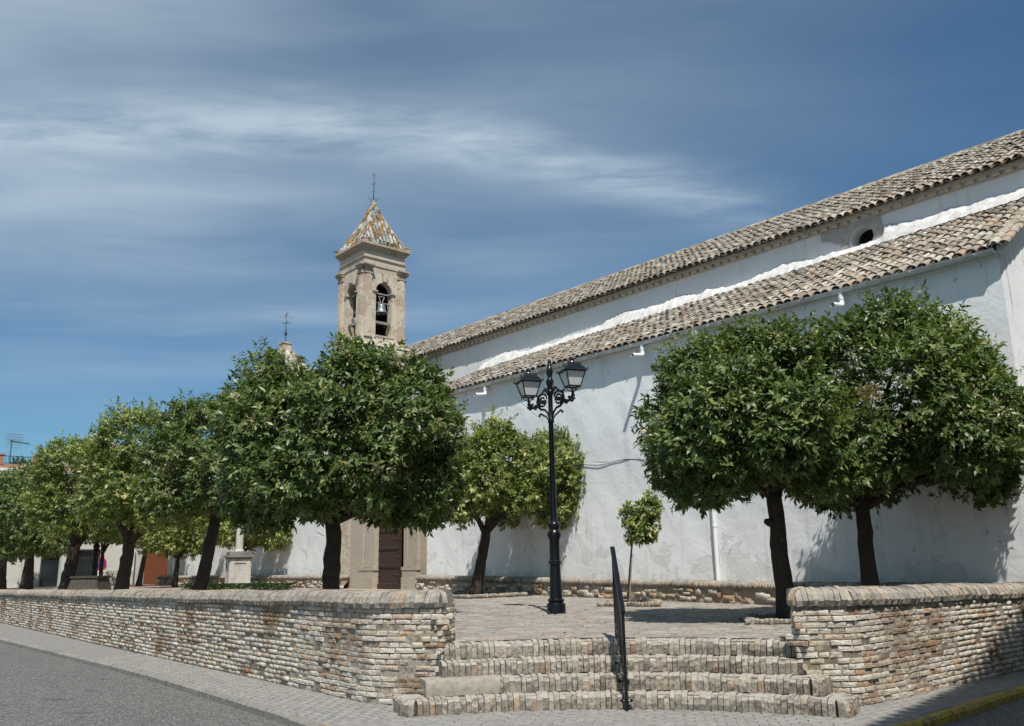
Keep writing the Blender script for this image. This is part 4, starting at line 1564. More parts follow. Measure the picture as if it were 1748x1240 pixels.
# bells and their timber
def bell_at(fi, d, zc, sc, nm):
    m = MB()
    c = FP(fi, 0, d, zc)
    pr = [(.02, .36), (.10, .355), (.135, .33), (.15, .27), (.16, .18), (.185, .09), (.225, .03), (.25, .0), (.22, -.005), (.19, .03)]
    m.lathe([(r * sc, z * sc) for r, z in pr], (c.x, c.y, c.z), 18)
    b = m.build('bell', BELL, tower, origin=c, smooth=50)
    m = MB()
    m.lathe([(.03 * sc, -.08 * sc), (.04 * sc, -.05 * sc), (.015 * sc, -.02 * sc), (.012 * sc, .2 * sc)], (c.x, c.y, c.z), 8)
    m.build('clapper', IRON, b)
    ax = (FP(fi, 1, 0, 0) - FP(fi, 0, 0, 0))
    m = MB()
    # open iron headstock like an hourglass
    zc2 = zc + .36 * sc
    for x in (-1, 1):
        m.tube([c + ax * x * .13 + Vector((0, 0, .50 * sc + .16)), c + ax * x * .05 + Vector((0, 0, .43 * sc + .05)), c + ax * x * .055 + Vector((0, 0, .40 * sc)), c + ax * x * .16 + Vector((0, 0, .33 * sc))], .022, 6)
    m.tube([c - ax * .14 + Vector((0, 0, .50 * sc + .16)), c + ax * .14 + Vector((0, 0, .50 * sc + .16))], .024, 6)
    m.tube([c - ax * .36 + Vector((0, 0, .40 * sc)), c + ax * .36 + Vector((0, 0, .40 * sc))], .026, 6)
    m.build('headstock', WOODG, b, smooth=40)


bell_at(1, 0.72, 11.02, 1.0, 'b')
bell_at(0, 0.66, 10.55, 0.9, 'c')
m = MB()
for fi in (0, 1):
    ax = FP(fi, 1, 0, 0) - FP(fi, 0, 0, 0)
    m.box(FP(fi, 0, BH - .12, 10.62), (2 * a_w + .2, .09, .09), ax)
    m.box(FP(fi, 0, BH - .16, 11.78), (2 * a_w + .2, .06, .05), ax)
m.build('timber_beam', WOODG, tower)

# glazed spire
SB, ST = 13.66, 15.72


def spire_h(z):
    t = (z - SB) / (ST - SB)
    return 0.93 * (1 - t) ** 1.12 + 0.05 + 0.02 * (1 - t) ** 8


m = MB()
rings = 14
vs = []
for i in range(rings + 1):
    z = SB + (ST - SB) * i / rings
    h = spire_h(z) - .03
    vs += [TP(x * h, y * h, z) for x, y in ((-1, -1), (1, -1), (1, 1), (-1, 1))]
m.add(vs, [(i * 4 + k, i * 4 + (k + 1) % 4, (i + 1) * 4 + (k + 1) % 4, (i + 1) * 4 + k) for i in range(rings) for k in range(4)])
spire = m.build('spire', TOWERC, tower, origin=TP(0, 0, SB))
GT = []
gv, gf = tile_template(99)
for mt in GLZ:
    GT.append(Piece('glazed_tile', gv, gf, mt))
ms = []
for fi in range(4):
    for r_ in range(11):
        z0 = SB + .02 + (ST - SB - .1) * (r_ / 11.0) ** 0.97
        z1 = z0 + .21
        h0, h1 = spire_h(z0), spire_h(min(z1, ST))
        for i in range(-6, 7):
            x_ = (i + .5 * 0) * .175
            if abs(x_) > h0 - .02: continue
            a = FP(fi, x_, h0, z0); b = FP(fi, x_, h1, z1)
            Y = (b - a).normalized()
            X = (FP(fi, 1, 0, 0) - FP(fi, 0, 0, 0)).normalized()
            X = (X - Y * X.dot(Y)).normalized(); Z = X.cross(Y)
            if Z.dot(FP(fi, 0, 1, 0) - FP(fi, 0, 0, 0)) < 0: X = -X; Z = X.cross(Y)
            sc = random.uniform(.66, .74)
            g = random.choices((0, 1, 2, 3), (.30, .17, .36, .17))[0]
            ms.append((g, mat4(np.array(X) * sc, np.array(Y) * .66, np.array(Z) * sc, np.array(a + Z * random.uniform(-.01, .02)))))
near_first = lambda M: float(np.linalg.norm(M[:3, 3] - np.array([0, 0, EYE])))
place(GT, ms, spire, 'glazed_tile', 400, 'glazed_tiles', near_first)
m = MB()
for x, y in ((-1, -1), (1, -1), (1, 1), (-1, 1)):
    m.tube([TP(x * (spire_h(z) + .0), y * (spire_h(z) + .0), z + .02) for z in np.linspace(SB, ST - .1, 12)], .035, 6)
m.build('hip_mortar', TOWERC, spire, smooth=True)
m = MB()
c = TP(0, 0, 0)
m.lathe([(.10, ST - .10), (.12, ST), (.09, ST + .05), (.06, ST + .12), (.03, ST + .24)], (c.x, c.y, 0), 10)
m.build('finial', TOWERC, tower, smooth=40)
m = MB()
m.tube([TP(0, 0, ST + .2), TP(0, 0, ST + 1.32)], [.022, .009], 6)
m.tube([TP(-.10, .04, ST + .92), TP(.10, -.04, ST + .92)], .009, 5)
m.tube([TP(-.05, .02, ST + .62), TP(.06, -.02, ST + .60)], .009, 5)
for a in np.linspace(0, 2 * math.pi, 6)[:-1]:
    m.tube([TP(0, 0, ST + .22), TP(.10 * math.cos(a), .10 * math.sin(a), ST + .26), TP(.19 * math.cos(a), .19 * math.sin(a), ST + .22), TP(.20 * math.cos(a), .20 * math.sin(a), ST + .32)], .008, 4)
for a in (-.07, 0, .07):
    m.tube([TP(0, 0, ST + 1.25), TP(a, -a * .4, ST + 1.40)], .006, 4)
m.build('lightning_rod', RUST, tower)
m = MB()
m.tube([TP(.04, -.02, ST + .2), TP(.55, -.25, ST - .75), TP(1.12, -.6, SB + .02), TP(1.05, -.5, 12.9), TP(.98, -.4, 12.2)], .007, 4)
m.build('lightning_cable', IRON, tower)

# weeds on the tower cornice
def tufts(name, label, cat, spots, mat_, parent=None, n=26, L_=.22):
    vs, fs, rs = [], [], []
    nb = 0
    c0 = Vector(spots[0])
    for sp_ in spots:
        for i in range(n):
            a = random.uniform(0, 6.28); el = random.uniform(.2, 1.4)
            d_ = Vector((math.cos(a) * math.cos(el), math.sin(a) * math.cos(el), math.sin(el)))
            p0 = Vector(sp_) + Vector((random.uniform(-.05, .05), random.uniform(-.05, .05), 0))
            p0 = p0 + d_ * random.uniform(0, L_ * .6)
            w_ = d_.cross(Vector((random.random(), random.random(), random.random()))).normalized() * L_ * .11
            l_ = L_ * random.uniform(.3, .7)
            vs += [p0, p0 + d_ * l_ * .5 + w_, p0 + d_ * l_ + Vector((0, 0, -l_ * .2)), p0 + d_ * l_ * .5 - w_]
            fs.append((nb, nb + 1, nb + 2, nb + 3)); rs.append(random.random()); nb += 4
    org = WO[parent] if parent is not None else c0
    me = raw_mesh(name, np.array([tuple(v - org) for v in vs]), np.array(fs), np.array(rs), mat_, 4)
    o = link(name, me, org, parent)
    if label: tag(o, label, cat)
    return o


tufts('cornice_weeds', 'green weeds sprouting on the cornice below the glazed spire', 'plant',
      [TP(-1.0, y, 13.68) for y in (-.35, -.2, -.05, .1, .25, .4)] + [TP(-1.02, .0, 13.55)] + [TP(.9, -1.0, 13.68)], HEDGE, n=16, L_=.22)

# ------------------------------------------------------------------ small tiled dome with weather vane, left of the tower
DS, DO = 23.4, 2.0
chap = thing('chapel_roof', 'hipped tile roof of a chapel topped by a brick stub, left of the bell tower', 'building', P(DS, DO, .7))
m = MB()
m.prism([P(DS - 1.9, .35, .6), P(DS + 1.9, .35, .6), P(DS + 1.9, 4.0, .6), P(DS - 1.9, 4.0, .6)], (0, 0, 8.3))
m.build('wall', WALLN, chap)
m = MB()
hb = 2.15
vs = [P(DS + x * hb, DO + y * hb, 8.9) for x, y in ((-1, -1), (1, -1), (1, 1), (-1, 1))] + [P(DS + x * .2, DO + y * .2, 11.62) for x, y in ((-1, -1), (1, -1), (1, 1), (-1, 1))]
m.add(vs, [(i, (i + 1) % 4, 4 + (i + 1) % 4, 4 + i) for i in range(4)] + [(3, 2, 1, 0)])
rf = m.build('roof', TILE, chap)
m = MB()
for fi in range(4):
    t2, n2 = faces[fi]
    for i in range(15):
        f_ = (i + .5) / 15 * 2 - 1
        for k in range(9):
            t0, t1 = k / 9, (k + 1.15) / 9
            h0, h1 = hb + (.2 - hb) * t0, hb + (.2 - hb) * min(t1, 1)
            if abs(f_) * hb > h0: continue
            x_ = f_ * hb
            a = P(DS + t2.x * x_ + n2.x * h0, DO + t2.y * x_ + n2.y * h0, 8.93 + 2.72 * t0)
            b = P(DS + t2.x * x_ + n2.x * h1, DO + t2.y * x_ + n2.y * h1, 8.93 + 2.72 * min(t1, 1))
            m.tube([a, b], [.115, .09], 6, rnd=random.random())
m.build('tile_rows', TILE, rf)['kind'] = 'stuff'
m = MB()
m.box(P(DS, DO, 11.80), (.42, .42, .42), DV); m.box(P(DS, DO, 12.03), (.50, .50, .06), DV)
m.build('brick_stub', TOWERB, chap)
vz = thing('weather_vane', 'slim iron weather vane with arrow, standing on the brick stub', 'weather vane', P(DS, DO, 12.05))
m = MB()
V0 = P(DS, DO, 12.05)
m.tube([V0, V0 + Vector((0, 0, 1.55))], [.022, .010], 6)
m.lathe([(.02, .34), (.05, .38), (.07, .46), (.07, .52), (.05, .60), (.03, .64), (.045, .67), (.02, .70)], tuple(V0), 10)
m.build('mast', plain('blue_grey_iron', (0.06, 0.075, 0.09), .5, 0, .4), vz, smooth=40)
m = MB()
X1, X2 = Vector((1, .1, 0)), Vector((.55, -.8, 0)).normalized()
zc = Vector((0, 0, 1.30))
m.tube([V0 + zc - X1 * .26, V0 + zc + X1 * .28], .010, 5)
a0 = V0 + zc - X1 * .26
m.prism([a0 + Vector((0, -.008, 0)), a0 + Vector((0, -.008, 0)) - X1 * .12 + Vector((0, 0, .09)), a0 + Vector((0, -.008, 0)) - X1 * .06, a0 + Vector((0, -.008, 0)) - X1 * .12 + Vector((0, 0, -.09))], (0, .016, 0))
a0 = V0 + zc + X1 * .28
m.lathe([(.0, -.03), (.03, 0), (.0, .03)], tuple(a0), 8)
m.build('arrow', plain('gilt_rust', (.40, .16, .06), .5, 0, .4), vz)
m = MB()
for dd, zc2, ln in ((X2, 1.40, .18), (X1, 1.0, .16), (X2, 1.0, .16)):
    for sg in (-1, 1):
        e = V0 + Vector((0, 0, zc2)) + dd * sg * ln
        m.tube([V0 + Vector((0, 0, zc2)), e], .008, 5)
        m.tube([e - Vector((0, 0, .04)), e + Vector((0, 0, .05))], .012, 5)
m.build('compass_arms', IRON, vz)
tufts('dry_shrub', 'dry pale shrub growing on the chapel roof beside the weather vane', 'plant', [P(DS + a * .12 + .35, DO - .5 + b * .1, 11.35 + c * .15) for a in range(5) for b in range(2) for c in range(3)], DRYSHRUB, n=12, L_=.26)

# ------------------------------------------------------------------ houses closing the plaza on the left
CS = 37.0


def CPt(o, z, ds=0.0):
    return P(CS + ds, o, z)


def holed(m, o0, o1, z0, z1, holes, depth=.22):
    """facade in the plane s = CS facing the plaza, with rectangular openings"""
    xs = sorted({o0, o1, *[h[0] for h in holes], *[h[1] for h in holes]})
    zs = sorted({z0, z1, *[h[2] for h in holes], *[h[3] for h in holes]})
    for a, b in zip(xs[:-1], xs[1:]):
        for c, d_ in zip(zs[:-1], zs[1:]):
            cx, cz = (a + b) / 2, (c + d_) / 2
            if any(h[0] < cx < h[1] and h[2] < cz < h[3] for h in holes):
                continue
            m.add([CPt(a, c), CPt(b, c), CPt(b, d_), CPt(a, d_)], [(0, 1, 2, 3)])
    for h in holes:
        for p, q in (((h[0], h[2]), (h[0], h[3])), ((h[0], h[3]), (h[1], h[3])), ((h[1], h[3]), (h[1], h[2])), ((h[1], h[2]), (h[0], h[2]))):
            m.add([CPt(*p), CPt(*q), CPt(*q, depth), CPt(*p, depth)], [(0, 1, 2, 3)])


house = thing('terrace_house', 'cream house with an iron-railed roof terrace closing the plaza on the far left', 'house', CPt(-6, .8))
holes = [(-4.55, -3.55, .75, 2.6), (-3.0, -1.55, 1.32, 2.75), (-9.5, -8.3, 1.4, 2.9), (-7.2, -6.2, .75, 2.9), (-4.6, -3.6, 4.2, 6.0), (-2.6, -1.6, 4.2, 6.0), (-8, -7, 4.2, 6.0)]
m = MB()
holed(m, -14.0, 0.14, .5, 6.72, holes)
m.prism([CPt(-14, .5, .3), CPt(.14, .5, .3), CPt(.14, 6.7, .3), CPt(-14, 6.7, .3)], DV * 7)
m.build('facade', HOUSEW, house)
m = MB()
m.prism([CPt(-1.26, .7, -.03), CPt(.12, .7, -.03), CPt(.12, 1.62, -.03), CPt(-1.26, 1.62, -.03)], DV * .028)
m.build('plinth', PLINTHG, house)
for i, h in enumerate(holes):
    m = MB()
    m.prism([CPt(h[0], h[2], .2), CPt(h[1], h[2], .2), CPt(h[1], h[3], .2), CPt(h[0], h[3], .2)], DV * .05)
    wn_ = m.build('door' if h[2] < 1 else 'window', PANE, house)
    m = MB()
    fr = GREENP if h[2] < 1 else WHITEP
    for a in (h[0] + .04, h[1] - .04):
        m.box(CPt(a, (h[2] + h[3]) / 2, .15), (.07, .08, h[3] - h[2]), NV)
    m.box(CPt((h[0] + h[1]) / 2, h[3] - .04, .15), (h[1] - h[0] - .16, .07, .07), NV)
    m.build('frame', fr, wn_)
    if h[2] > 1:
        m = MB()
        for x in np.linspace(h[0] + .05, h[1] - .05, 10):
            m.tube([CPt(x, h[2] + .03, -.03), CPt(x, h[3] - .03, -.03)], .012, 4)
        for z in (h[2] + .2, h[3] - .2):
            m.tube([CPt(h[0], z, -.03), CPt(h[1], z, -.03)], .012, 4)
        m.build('grille', IRON, wn_)
m = MB()
m.box(CPt(-6.9, 6.78, -.04), (14.2, .30, .14), NV)
m.build('cornice_band', WHITEP, house)
m = MB()
m.box(CPt(-6.9, 6.96, .05), (14.2, .26, .22), NV)
m.build('terrace_kerb', TERRA, house)
PILL = [-12.4, -10.4, -8.4, -6.92, -5.25, -3.5, -1.6]
for x in PILL:
    m = MB()
    m.box(CPt(x, 7.30, .05), (.30, .30, .48), NV); m.box(CPt(x, 7.56, .05), (.38, .38, .06), NV)
    m.build('terrace_pillar', TERRA, house)
for a, b in zip(PILL[:-1], PILL[1:]):
    m = MB()
    for z in (7.13, 7.50):
        m.tube([CPt(a + .15, z, .05), CPt(b - .15, z, .05)], .018, 5)
    x = a + .25
    while x < b - .2:
        m.tube([CPt(x, 7.13, .05), CPt(x, 7.50, .05)], .012, 4)
        x += .115
    m.build('railing', IRON, house)
m = MB()
m.box(CPt(-6, 7.05, 3.5), (14, .2, .35), NV)
m.build('back_parapet', WHITEP, house)
tufts('terrace_plants', 'green potted plants behind the iron railing of the roof terrace', 'plant', [CPt(x, 7.1, .5) for x in (-6.1, -5.9, -5.6, -4.9, -5.0)], WEED, n=26, L_=.6)


def antenna(label, base, h, style):
    a = thing('television_antenna', label, 'antenna', base)
    b = Vector(base)
    m = MB()
    m.tube([b, b + Vector((0, 0, h))], .028, 6)
    m.build('mast', RUST, a)
    m = MB()
    t = b + Vector((0, 0, h - .05))
    if style == 0:
        u = NV
        m.tube([t - u * .1, t + u * .85 + Vector((0, 0, -.12))], .03, 5)
        for k in range(6):
            m.tube([t + u * (.1 + .13 * k) + DV * .16, t + u * (.1 + .13 * k) - DV * .16], .008, 4)
        for zz_ in np.linspace(-.35, .35, 6):
            m.tube([t + Vector((0, 0, zz_)) - u * .28, t + Vector((0, 0, zz_)) + u * .5], .007, 4)
        for uu in np.linspace(-.28, .5, 8):
            m.tube([t + u * uu + Vector((0, 0, -.2)), t + u * uu + Vector((0, 0, .38))], .006, 4)
    else:
        u = (NV * .9 + DV * .4).normalized()
        m.tube([t - u * .5, t + u * .5], .02, 5)
        for k in range(9):
            q = t + u * (-.5 + k * .125)
            m.tube([q - Vector((u.y, -u.x, .25)) * .18, q + Vector((u.y, -u.x, .25)) * .18], .007, 4)
        m.box(t, (.18, .1, .12), u)
    m.build('aerial', RUST, a)


antenna('tall television aerial with a grid, behind the terrace railing at far left', CPt(-6.35, 7.1, .8), 1.35, 0)
antenna('thin television aerial on the white attic above the tree crowns', P(41.2, -1.1, 8.9), .75, 1)
attic = thing('white_attic', 'white flat-topped attic showing above the tree crowns at left', 'building', P(41, -1.5, .8))
m = MB()
m.prism([P(41, -2.35, .6), P(41, 2.6, .6), P(46, 2.6, .6), P(46, -2.35, .6)], (0, 0, 8.2))
m.build('wall', HOUSEW, attic)
m = MB()
m.prism([P(40.9, -2.45, 8.8), P(40.9, 2.7, 8.8), P(46.1, 2.7, 8.8), P(46.1, -2.45, 8.8)], (0, 0, .28))
m.build('roof_edge', WHITEP, attic)
# garage front beside the church wall
gar = thing('garage_building', 'white garage front with a brown ribbed metal door at the end of the church wall', 'building', P(34.2, .2, .8))
m = MB()
m.prism([P(31.45, .22, .5), P(31.45, .22, 5.2), P(32.0, .22, 5.2), P(32.0, .22, .5)], NV * .5)
m.prism([P(36.0, .22, .5), P(36.0, .22, 5.2), P(36.98, .22, 5.2), P(36.98, .22, .5)], NV * .5)
m.prism([P(32.0, .22, 3.05), P(32.0, .22, 5.2), P(36.0, .22, 5.2), P(36.0, .22, 3.05)], NV * .5)
m.build('wall', HOUSEW, gar)
m = MB()
pts = []
n = 80
for i in range(n + 1):
    s = 32.0 + 4.0 * i / n
    pts.append((s, .36 + (0.0 if i % 2 else .03)))
vs = [P(s, o, .6) for s, o in pts] + [P(s, o, 3.06) for s, o in pts]
m.add(vs, [(i, i + 1, n + 2 + i, n + 1 + i) for i in range(n)])
gd = m.build('garage_door', GARAGE, gar)
m = MB()
m.box(P(32.35, .31, 2.62), (.5, .02, .42), DV, NV)
m.build('yellow_plate', YPLATE, gd)
# no-parking sign
sg = thing('no_parking_sign', 'round red and blue no parking sign with a white plate, behind the far lamp post', 'sign', CPt(-1.66, 2.0, -.05))
cS = CPt(-1.66, 2.02, -.05)


def disc(r, off, n=28):
    return [cS + NV * r * math.cos(2 * math.pi * k / n) + Vector((0, 0, r * math.sin(2 * math.pi * k / n))) - DV * off for k in range(n)]


m = MB(); m.prism(disc(.33, 0), -DV * .02); m.build('rim', RED, sg)
m = MB(); m.prism(disc(.245, .021), -DV * .006); m.build('face', BLUE, sg)
m = MB(); u = (NV + Vector((0, 0, -1))).normalized(); m.box(cS - DV * .030, (.49, .004, .075), u, DV); m.build('bar', RED, sg)
m = MB(); m.box(cS + Vector((0, 0, -.56)), (.62, .02, .36), NV, DV); m.build('plate', WHITEP, sg)

# ------------------------------------------------------------------ house across the right-hand street: its eaves shade the pavement
E0 = Vector((3.49, 8.91, 0)) - Vector((-0.09, 0.590, 0)) * 11.0
ED = Vector((4.32, 5.04, 0)).normalized()
EN = Vector((ED.y, -ED.x, 0))
nb_ = thing('white_house', 'white house with tiled eaves across the right-hand street, shading its pavement', 'house', E0 + ED * 6)
m = MB()
q = [E0 - ED * 1.2 + EN * .5, E0 + ED * 26 + EN * .5, E0 + ED * 26 + EN * 7, E0 - ED * 1.2 + EN * 7]
m.prism([(p.x, p.y, -.14) for p in q], (0, 0, 11.0))
m.build('wall', HOUSEW, nb_)
m = MB()
q = [E0 - ED * 1.5 + EN * .06, E0 + ED * 26.2 + EN * .06, E0 + ED * 26.2 + EN * 7.2, E0 - ED * 1.5 + EN * 7.2]
m.prism([(p.x, p.y, 10.86) for p in q], (0, 0, .12))
rf = m.build('roof', TILE, nb_)
m = MB()
s = -1.4
while s < 26:
    a = E0 + ED * s - EN * random.uniform(.06, .10) + Vector((0, 0, 10.97)); b = a + EN * 3.4 + Vector((0, 0, 1.3))
    m.tube([a, b], .105, 6, rnd=random.random())
    s += .235
m.build('eaves_tiles', TILE, rf)

for k_, (u0, z0_) in enumerate(((u_, z_) for u_ in (3.0, 7.0, 11.0, 15.0) for z_ in (1.0, 4.4, 7.8))):
    c_w = E0 + ED * u0 + EN * .48 + Vector((0, 0, z0_ + .75))
    m = MB(); m.box(c_w, (1.0, .03, 1.5), ED, EN); wq = m.build('window', PANE, nb_)
    m = MB()
    for a in (-1, 1):
        m.box(c_w + ED * a * .53, (.08, .08, 1.66), ED, EN); m.box(c_w + Vector((0, 0, a * .79)), (.97, .08, .08), ED, EN)
    m.box(c_w, (.05, .06, 1.48), ED, EN)
    m.build('frame', WHITEP, wq)

# ------------------------------------------------------------------ orange trees
def crown_mesh(name, lobes, n_shoot, leaf, seed, mat_, young=0.12, zmin=None, n_leaf=9):
    r = np.random.default_rng(seed)
    lobes = np.array(lobes, dtype=float)                # cx cy cz r
    w_ = lobes[:, 3] ** 2
    w_ /= w_.sum()
    Np = int(n_shoot * 2.7)
    li = r.choice(len(lobes), Np, p=w_)
    u = r.normal(size=(Np, 3)); u /= np.linalg.norm(u, axis=1)[:, None]
    u[:, 2] = np.where((u[:, 2] < -.55) & (r.random(Np) < .2), -u[:, 2], u[:, 2])
    rad = lobes[li, 3] * np.where(r.random(Np) < .72, r.uniform(.90, 1.06, Np), r.uniform(.55, .92, Np))
    pos = lobes[li, :3] + u * rad[:, None] * np.array([1, 1, .92])
    keep = np.ones(Np, bool)
    for k in range(len(lobes)):
        dd = np.linalg.norm((pos - lobes[k, :3]) / np.array([1, 1, .92]), axis=1)
        ins = (dd < lobes[k, 3] * .80) & (li != k)
        keep &= ~(ins & (r.random(Np) < .90))
    # the crown breaks up into clumps with dark gaps between
    fld = np.zeros(Np)
    for q_ in range(5):
        kv = r.normal(0, 1, 3); kv *= (2.6 + 1.1 * q_) / np.linalg.norm(kv)
        fld += np.sin(pos @ kv + r.uniform(0, 6.28)) / (1 + .25 * q_)
    outer = rad / lobes[li, 3] > .86
    keep &= ~(outer & (fld < -.35) & (r.random(Np) < .92))
    shoot = outer & (fld > .6) & (r.random(Np) < .42)
    pos = pos + np.where(shoot, r.uniform(.03, .22, Np) ** 1.0, 0.0)[:, None] * (u + np.array([0, 0, .5]))
    if zmin is not None:
        keep &= pos[:, 2] > zmin + r.normal(0, .05, Np)
    pos, u = pos[keep][:n_shoot], u[keep][:n_shoot]
    S = len(pos)
    sd = u * .8 + r.normal(0, .38, (S, 3)) + np.array([0, 0, .30])
    sd /= np.linalg.norm(sd, axis=1)[:, None]
    a = np.cross(sd, np.array([.3, .5, .81])); a /= np.linalg.norm(a, axis=1)[:, None]
    b = np.cross(sd, a)
    K = n_leaf
    tone = np.clip(r.normal(.42, .17, S) + .10 * fld[keep][:n_shoot] / 1.5, 0, 1)
    yg = r.random(S) < young
    tone = np.where(yg, r.uniform(.82, 1.0, S), np.minimum(tone, .86))
    V, T = [], []
    slen = leaf * r.uniform(1.0, 1.9, S)
    for k in range(K):
        ph = k * 2.399 + r.uniform(0, 6.28, S) * .25
        ti = (k + .5) / K
        base = pos + sd * (slen * (ti - .55))[:, None]
        rad_d = a * np.cos(ph)[:, None] + b * np.sin(ph)[:, None]
        el = 0.25 + .95 * ti
        l_ = rad_d * np.cos(el * .9) + sd * np.sin(el * .9) + r.normal(0, .18, (S, 3)) - np.array([0, 0, .30])
        l_ /= np.linalg.norm(l_, axis=1)[:, None]
        nr = sd - l_ * (sd * l_).sum(1)[:, None] + r.normal(0, .16, (S, 3)) + u * .35 + np.array([0, 0, .40])
        nr -= l_ * (nr * l_).sum(1)[:, None]
        nr /= np.linalg.norm(nr, axis=1)[:, None] + 1e-9
        wv = np.cross(l_, nr)
        L_ = (leaf * r.uniform(.55, 1.30, S))[:, None]
        W_ = L_ * r.uniform(.17, .24, S)[:, None]
        v0 = base
        v1 = base + l_ * L_ * .42 + wv * W_ + nr * L_ * .055
        v2 = base + l_ * L_ * .42 - wv * W_ + nr * L_ * .055
        v3 = base + l_ * L_ * .50 - nr * L_ * .005
        v4 = base + l_ * L_ * .97 - nr * L_ * r.uniform(.02, .26, S)[:, None]
        V.append(np.stack([v0, v1, v2, v3, v4], 1).reshape(-1, 3))
        T.append(np.clip(tone + r.normal(0, .06, S), 0, 1))
    V = np.concatenate(V); T = np.concatenate(T)
    nL = len(T)
    base_i = (np.arange(nL) * 5)[:, None]
    F_ = np.stack([np.concatenate([base_i + np.array([[0, 3, 1]]), base_i + np.array([[0, 2, 3]]), base_i + np.array([[1, 3, 4]]), base_i + np.array([[3, 2, 4]])], 1)], 0).reshape(-1, 3)
    return V, F_, np.repeat(T, 4)


def make_lobes(c, rx, ry, z0, z1, n, seed, extra=()):
    r = np.random.default_rng(seed)
    H_ = z1 - z0
    cz = z0 + H_ * .46
    L_ = [(c[0], c[1], cz, min(rx, H_ * .5) * .76)]
    for i in range(n):
        a = 2 * math.pi * (i + r.random() * .6) / n
        ring = i % 3
        zf = (.28, .52, .72)[ring]
        kk = (.72, .74, .50)[ring]
        rr = H_ * (.24, .25, .24)[ring] * r.uniform(.80, 1.22)
        x = c[0] + math.cos(a) * max(rx - rr * .82, .1) * (1 if ring < 2 else .62)
        y = c[1] + math.sin(a) * max(ry - rr * .82, .1) * (1 if ring < 2 else .62)
        L_.append((x, y, z0 + H_ * zf + r.uniform(-.06, .06) * H_, rr))
    for i in range(3):
        rr = H_ * .27
        L_.append((c[0] + r.uniform(-.35, .35) * rx, c[1] + r.uniform(-.3, .3) * ry, z1 - rr * r.uniform(.86, 1.05), rr))
    for e in extra:
        L_.append(e)
    return L_


def orange_tree(label, base, fork, crown_c, rx, ry, z0, z1, seed, shoots, leaf, tr, mat_=LEAF_DARK, young=.10, nl=13, extra=(), group='orange trees in the church plaza', bend=(), knob=None, n_leaf=9, lobes=None):
    b = Vector(base)
    t = thing('orange_tree', label, 'tree', b, group)
    lobes = lobes or make_lobes(crown_c, rx, ry, z0, z1, nl, seed, extra)
    random.seed(seed)
    m = MB()
    f = Vector(fork)
    pts = [b + Vector((0, 0, -.05))]
    rad = [tr * 1.55]
    n = 12
    for i in range(1, n + 1):
        u = i / n
        q = b.lerp(f, u)
        if bend:
            q = q + Vector(bend) * math.sin(math.pi * u)
        q = q + Vector((random.uniform(-1, 1), random.uniform(-1, 1), 0)) * tr * .10
        pts.append(q); rad.append(tr * (1.18 - .30 * u + .25 * max(0, .22 - u) / .22))
    m.tube(pts, rad, 12, noise=.09)
    if knob:
        k0 = Vector(knob[0])
        m.tube([k0, k0 + Vector(knob[1]) * .6, k0 + Vector(knob[1])], [knob[2], knob[2] * .9, knob[2] * .55], 9, noise=.1)
    # limbs into the crown
    idx = list(range(1, len(lobes)))
    random.shuffle(idx)
    for i in idx[:7]:
        lx, ly, lz, lr = lobes[i][:4]
        e = Vector((lx, ly, lz))
        st = b.lerp(f, random.uniform(.86, 1.0))
        mid_ = st.lerp(e, .5) + Vector((random.uniform(-.1, .1), random.uniform(-.1, .1), random.uniform(.0, .18)))
        m.tube([st, st.lerp(mid_, .5) + Vector((0, 0, .03)), mid_, e], [tr * .62, tr * .5, tr * .36, tr * .12], 8, noise=.08)
    m.build('trunk', BARK, t, smooth=True)
    V, F_, T = crown_mesh('crown', lobes, shoots, leaf, seed, mat_, young, z0 - .02, n_leaf)
    me = raw_mesh('crown', V - np.array(b), F_, T, mat_, 3)
    cr_ = link('crown', me, b, t)
    return t, lobes


def pit(label, c, half, ang):
    """low ring of bricks on edge round a tree"""
    z = pz(c[0], c[1])
    t = thing('tree_surround', label, 'kerb', (c[0], c[1], z))
    u = Vector((math.cos(ang), math.sin(ang), 0)); v = Vector((-u.y, u.x, 0))
    m = MB()
    cc = Vector((c[0], c[1], z))
    m.prism([cc + u * half + v * half + Vector((0, 0, .0)), cc - u * half + v * half, cc - u * half - v * half, cc + u * half - v * half], (0, 0, .035))
    m.build('soil', SOIL, t)
    ms = []
    for side_ in range(4):
        a_, b__ = ((u, v), (v, -u), (-u, -v), (-v, u))[side_]
        s = -half
        while s < half:
            p = cc + a_ * (half) + b__ * s
            ms.append((random.randrange(8), mat4(np.array(b__) * .064, np.array(-a_) * .33, np.array((0, 0, 1.0)) * random.uniform(.48, .60), np.array((p.x, p.y, z)))))
            s += .067
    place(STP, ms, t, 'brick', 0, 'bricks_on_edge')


AX = math.radians(-9)
T1, lob1 = orange_tree('round dark-green orange tree just right of the steps, in front of the other right-hand tree', (4.03, 13.30, .70), (3.98, 13.30, 2.60), (3.62, 13.35), 1.56, 1.60, 2.42, 5.02, 11, 6400, .120, .125,
                       knob=((3.93, 13.28, 2.12), (-.13, -.03, .04), .07), nl=16)
T2, lob2 = orange_tree('tall ragged orange tree at far right, behind the brick parapet and against the white wall', (5.66, 14.20, .70), (5.68, 14.2, 2.62), (6.42, 14.15), 1.72, 1.65, 2.42, 5.35, 23, 7800, .120, .12, young=.12, nl=15,
                       extra=((5.6, 14.1, 4.2, .75), (5.9, 13.9, 3.6, .7), (6.25, 14.0, 5.50, .50), (6.80, 14.1, 5.42, .38), (7.3, 14.2, 5.22, .34), (8.0, 14.2, 4.55, .36), (7.62, 14.1, 4.85, .34), (8.15, 14.2, 3.9, .38), (7.9, 14.1, 3.3, .40), (7.6, 14.0, 2.85, .42), (5.55, 14.0, 5.2, .42)))
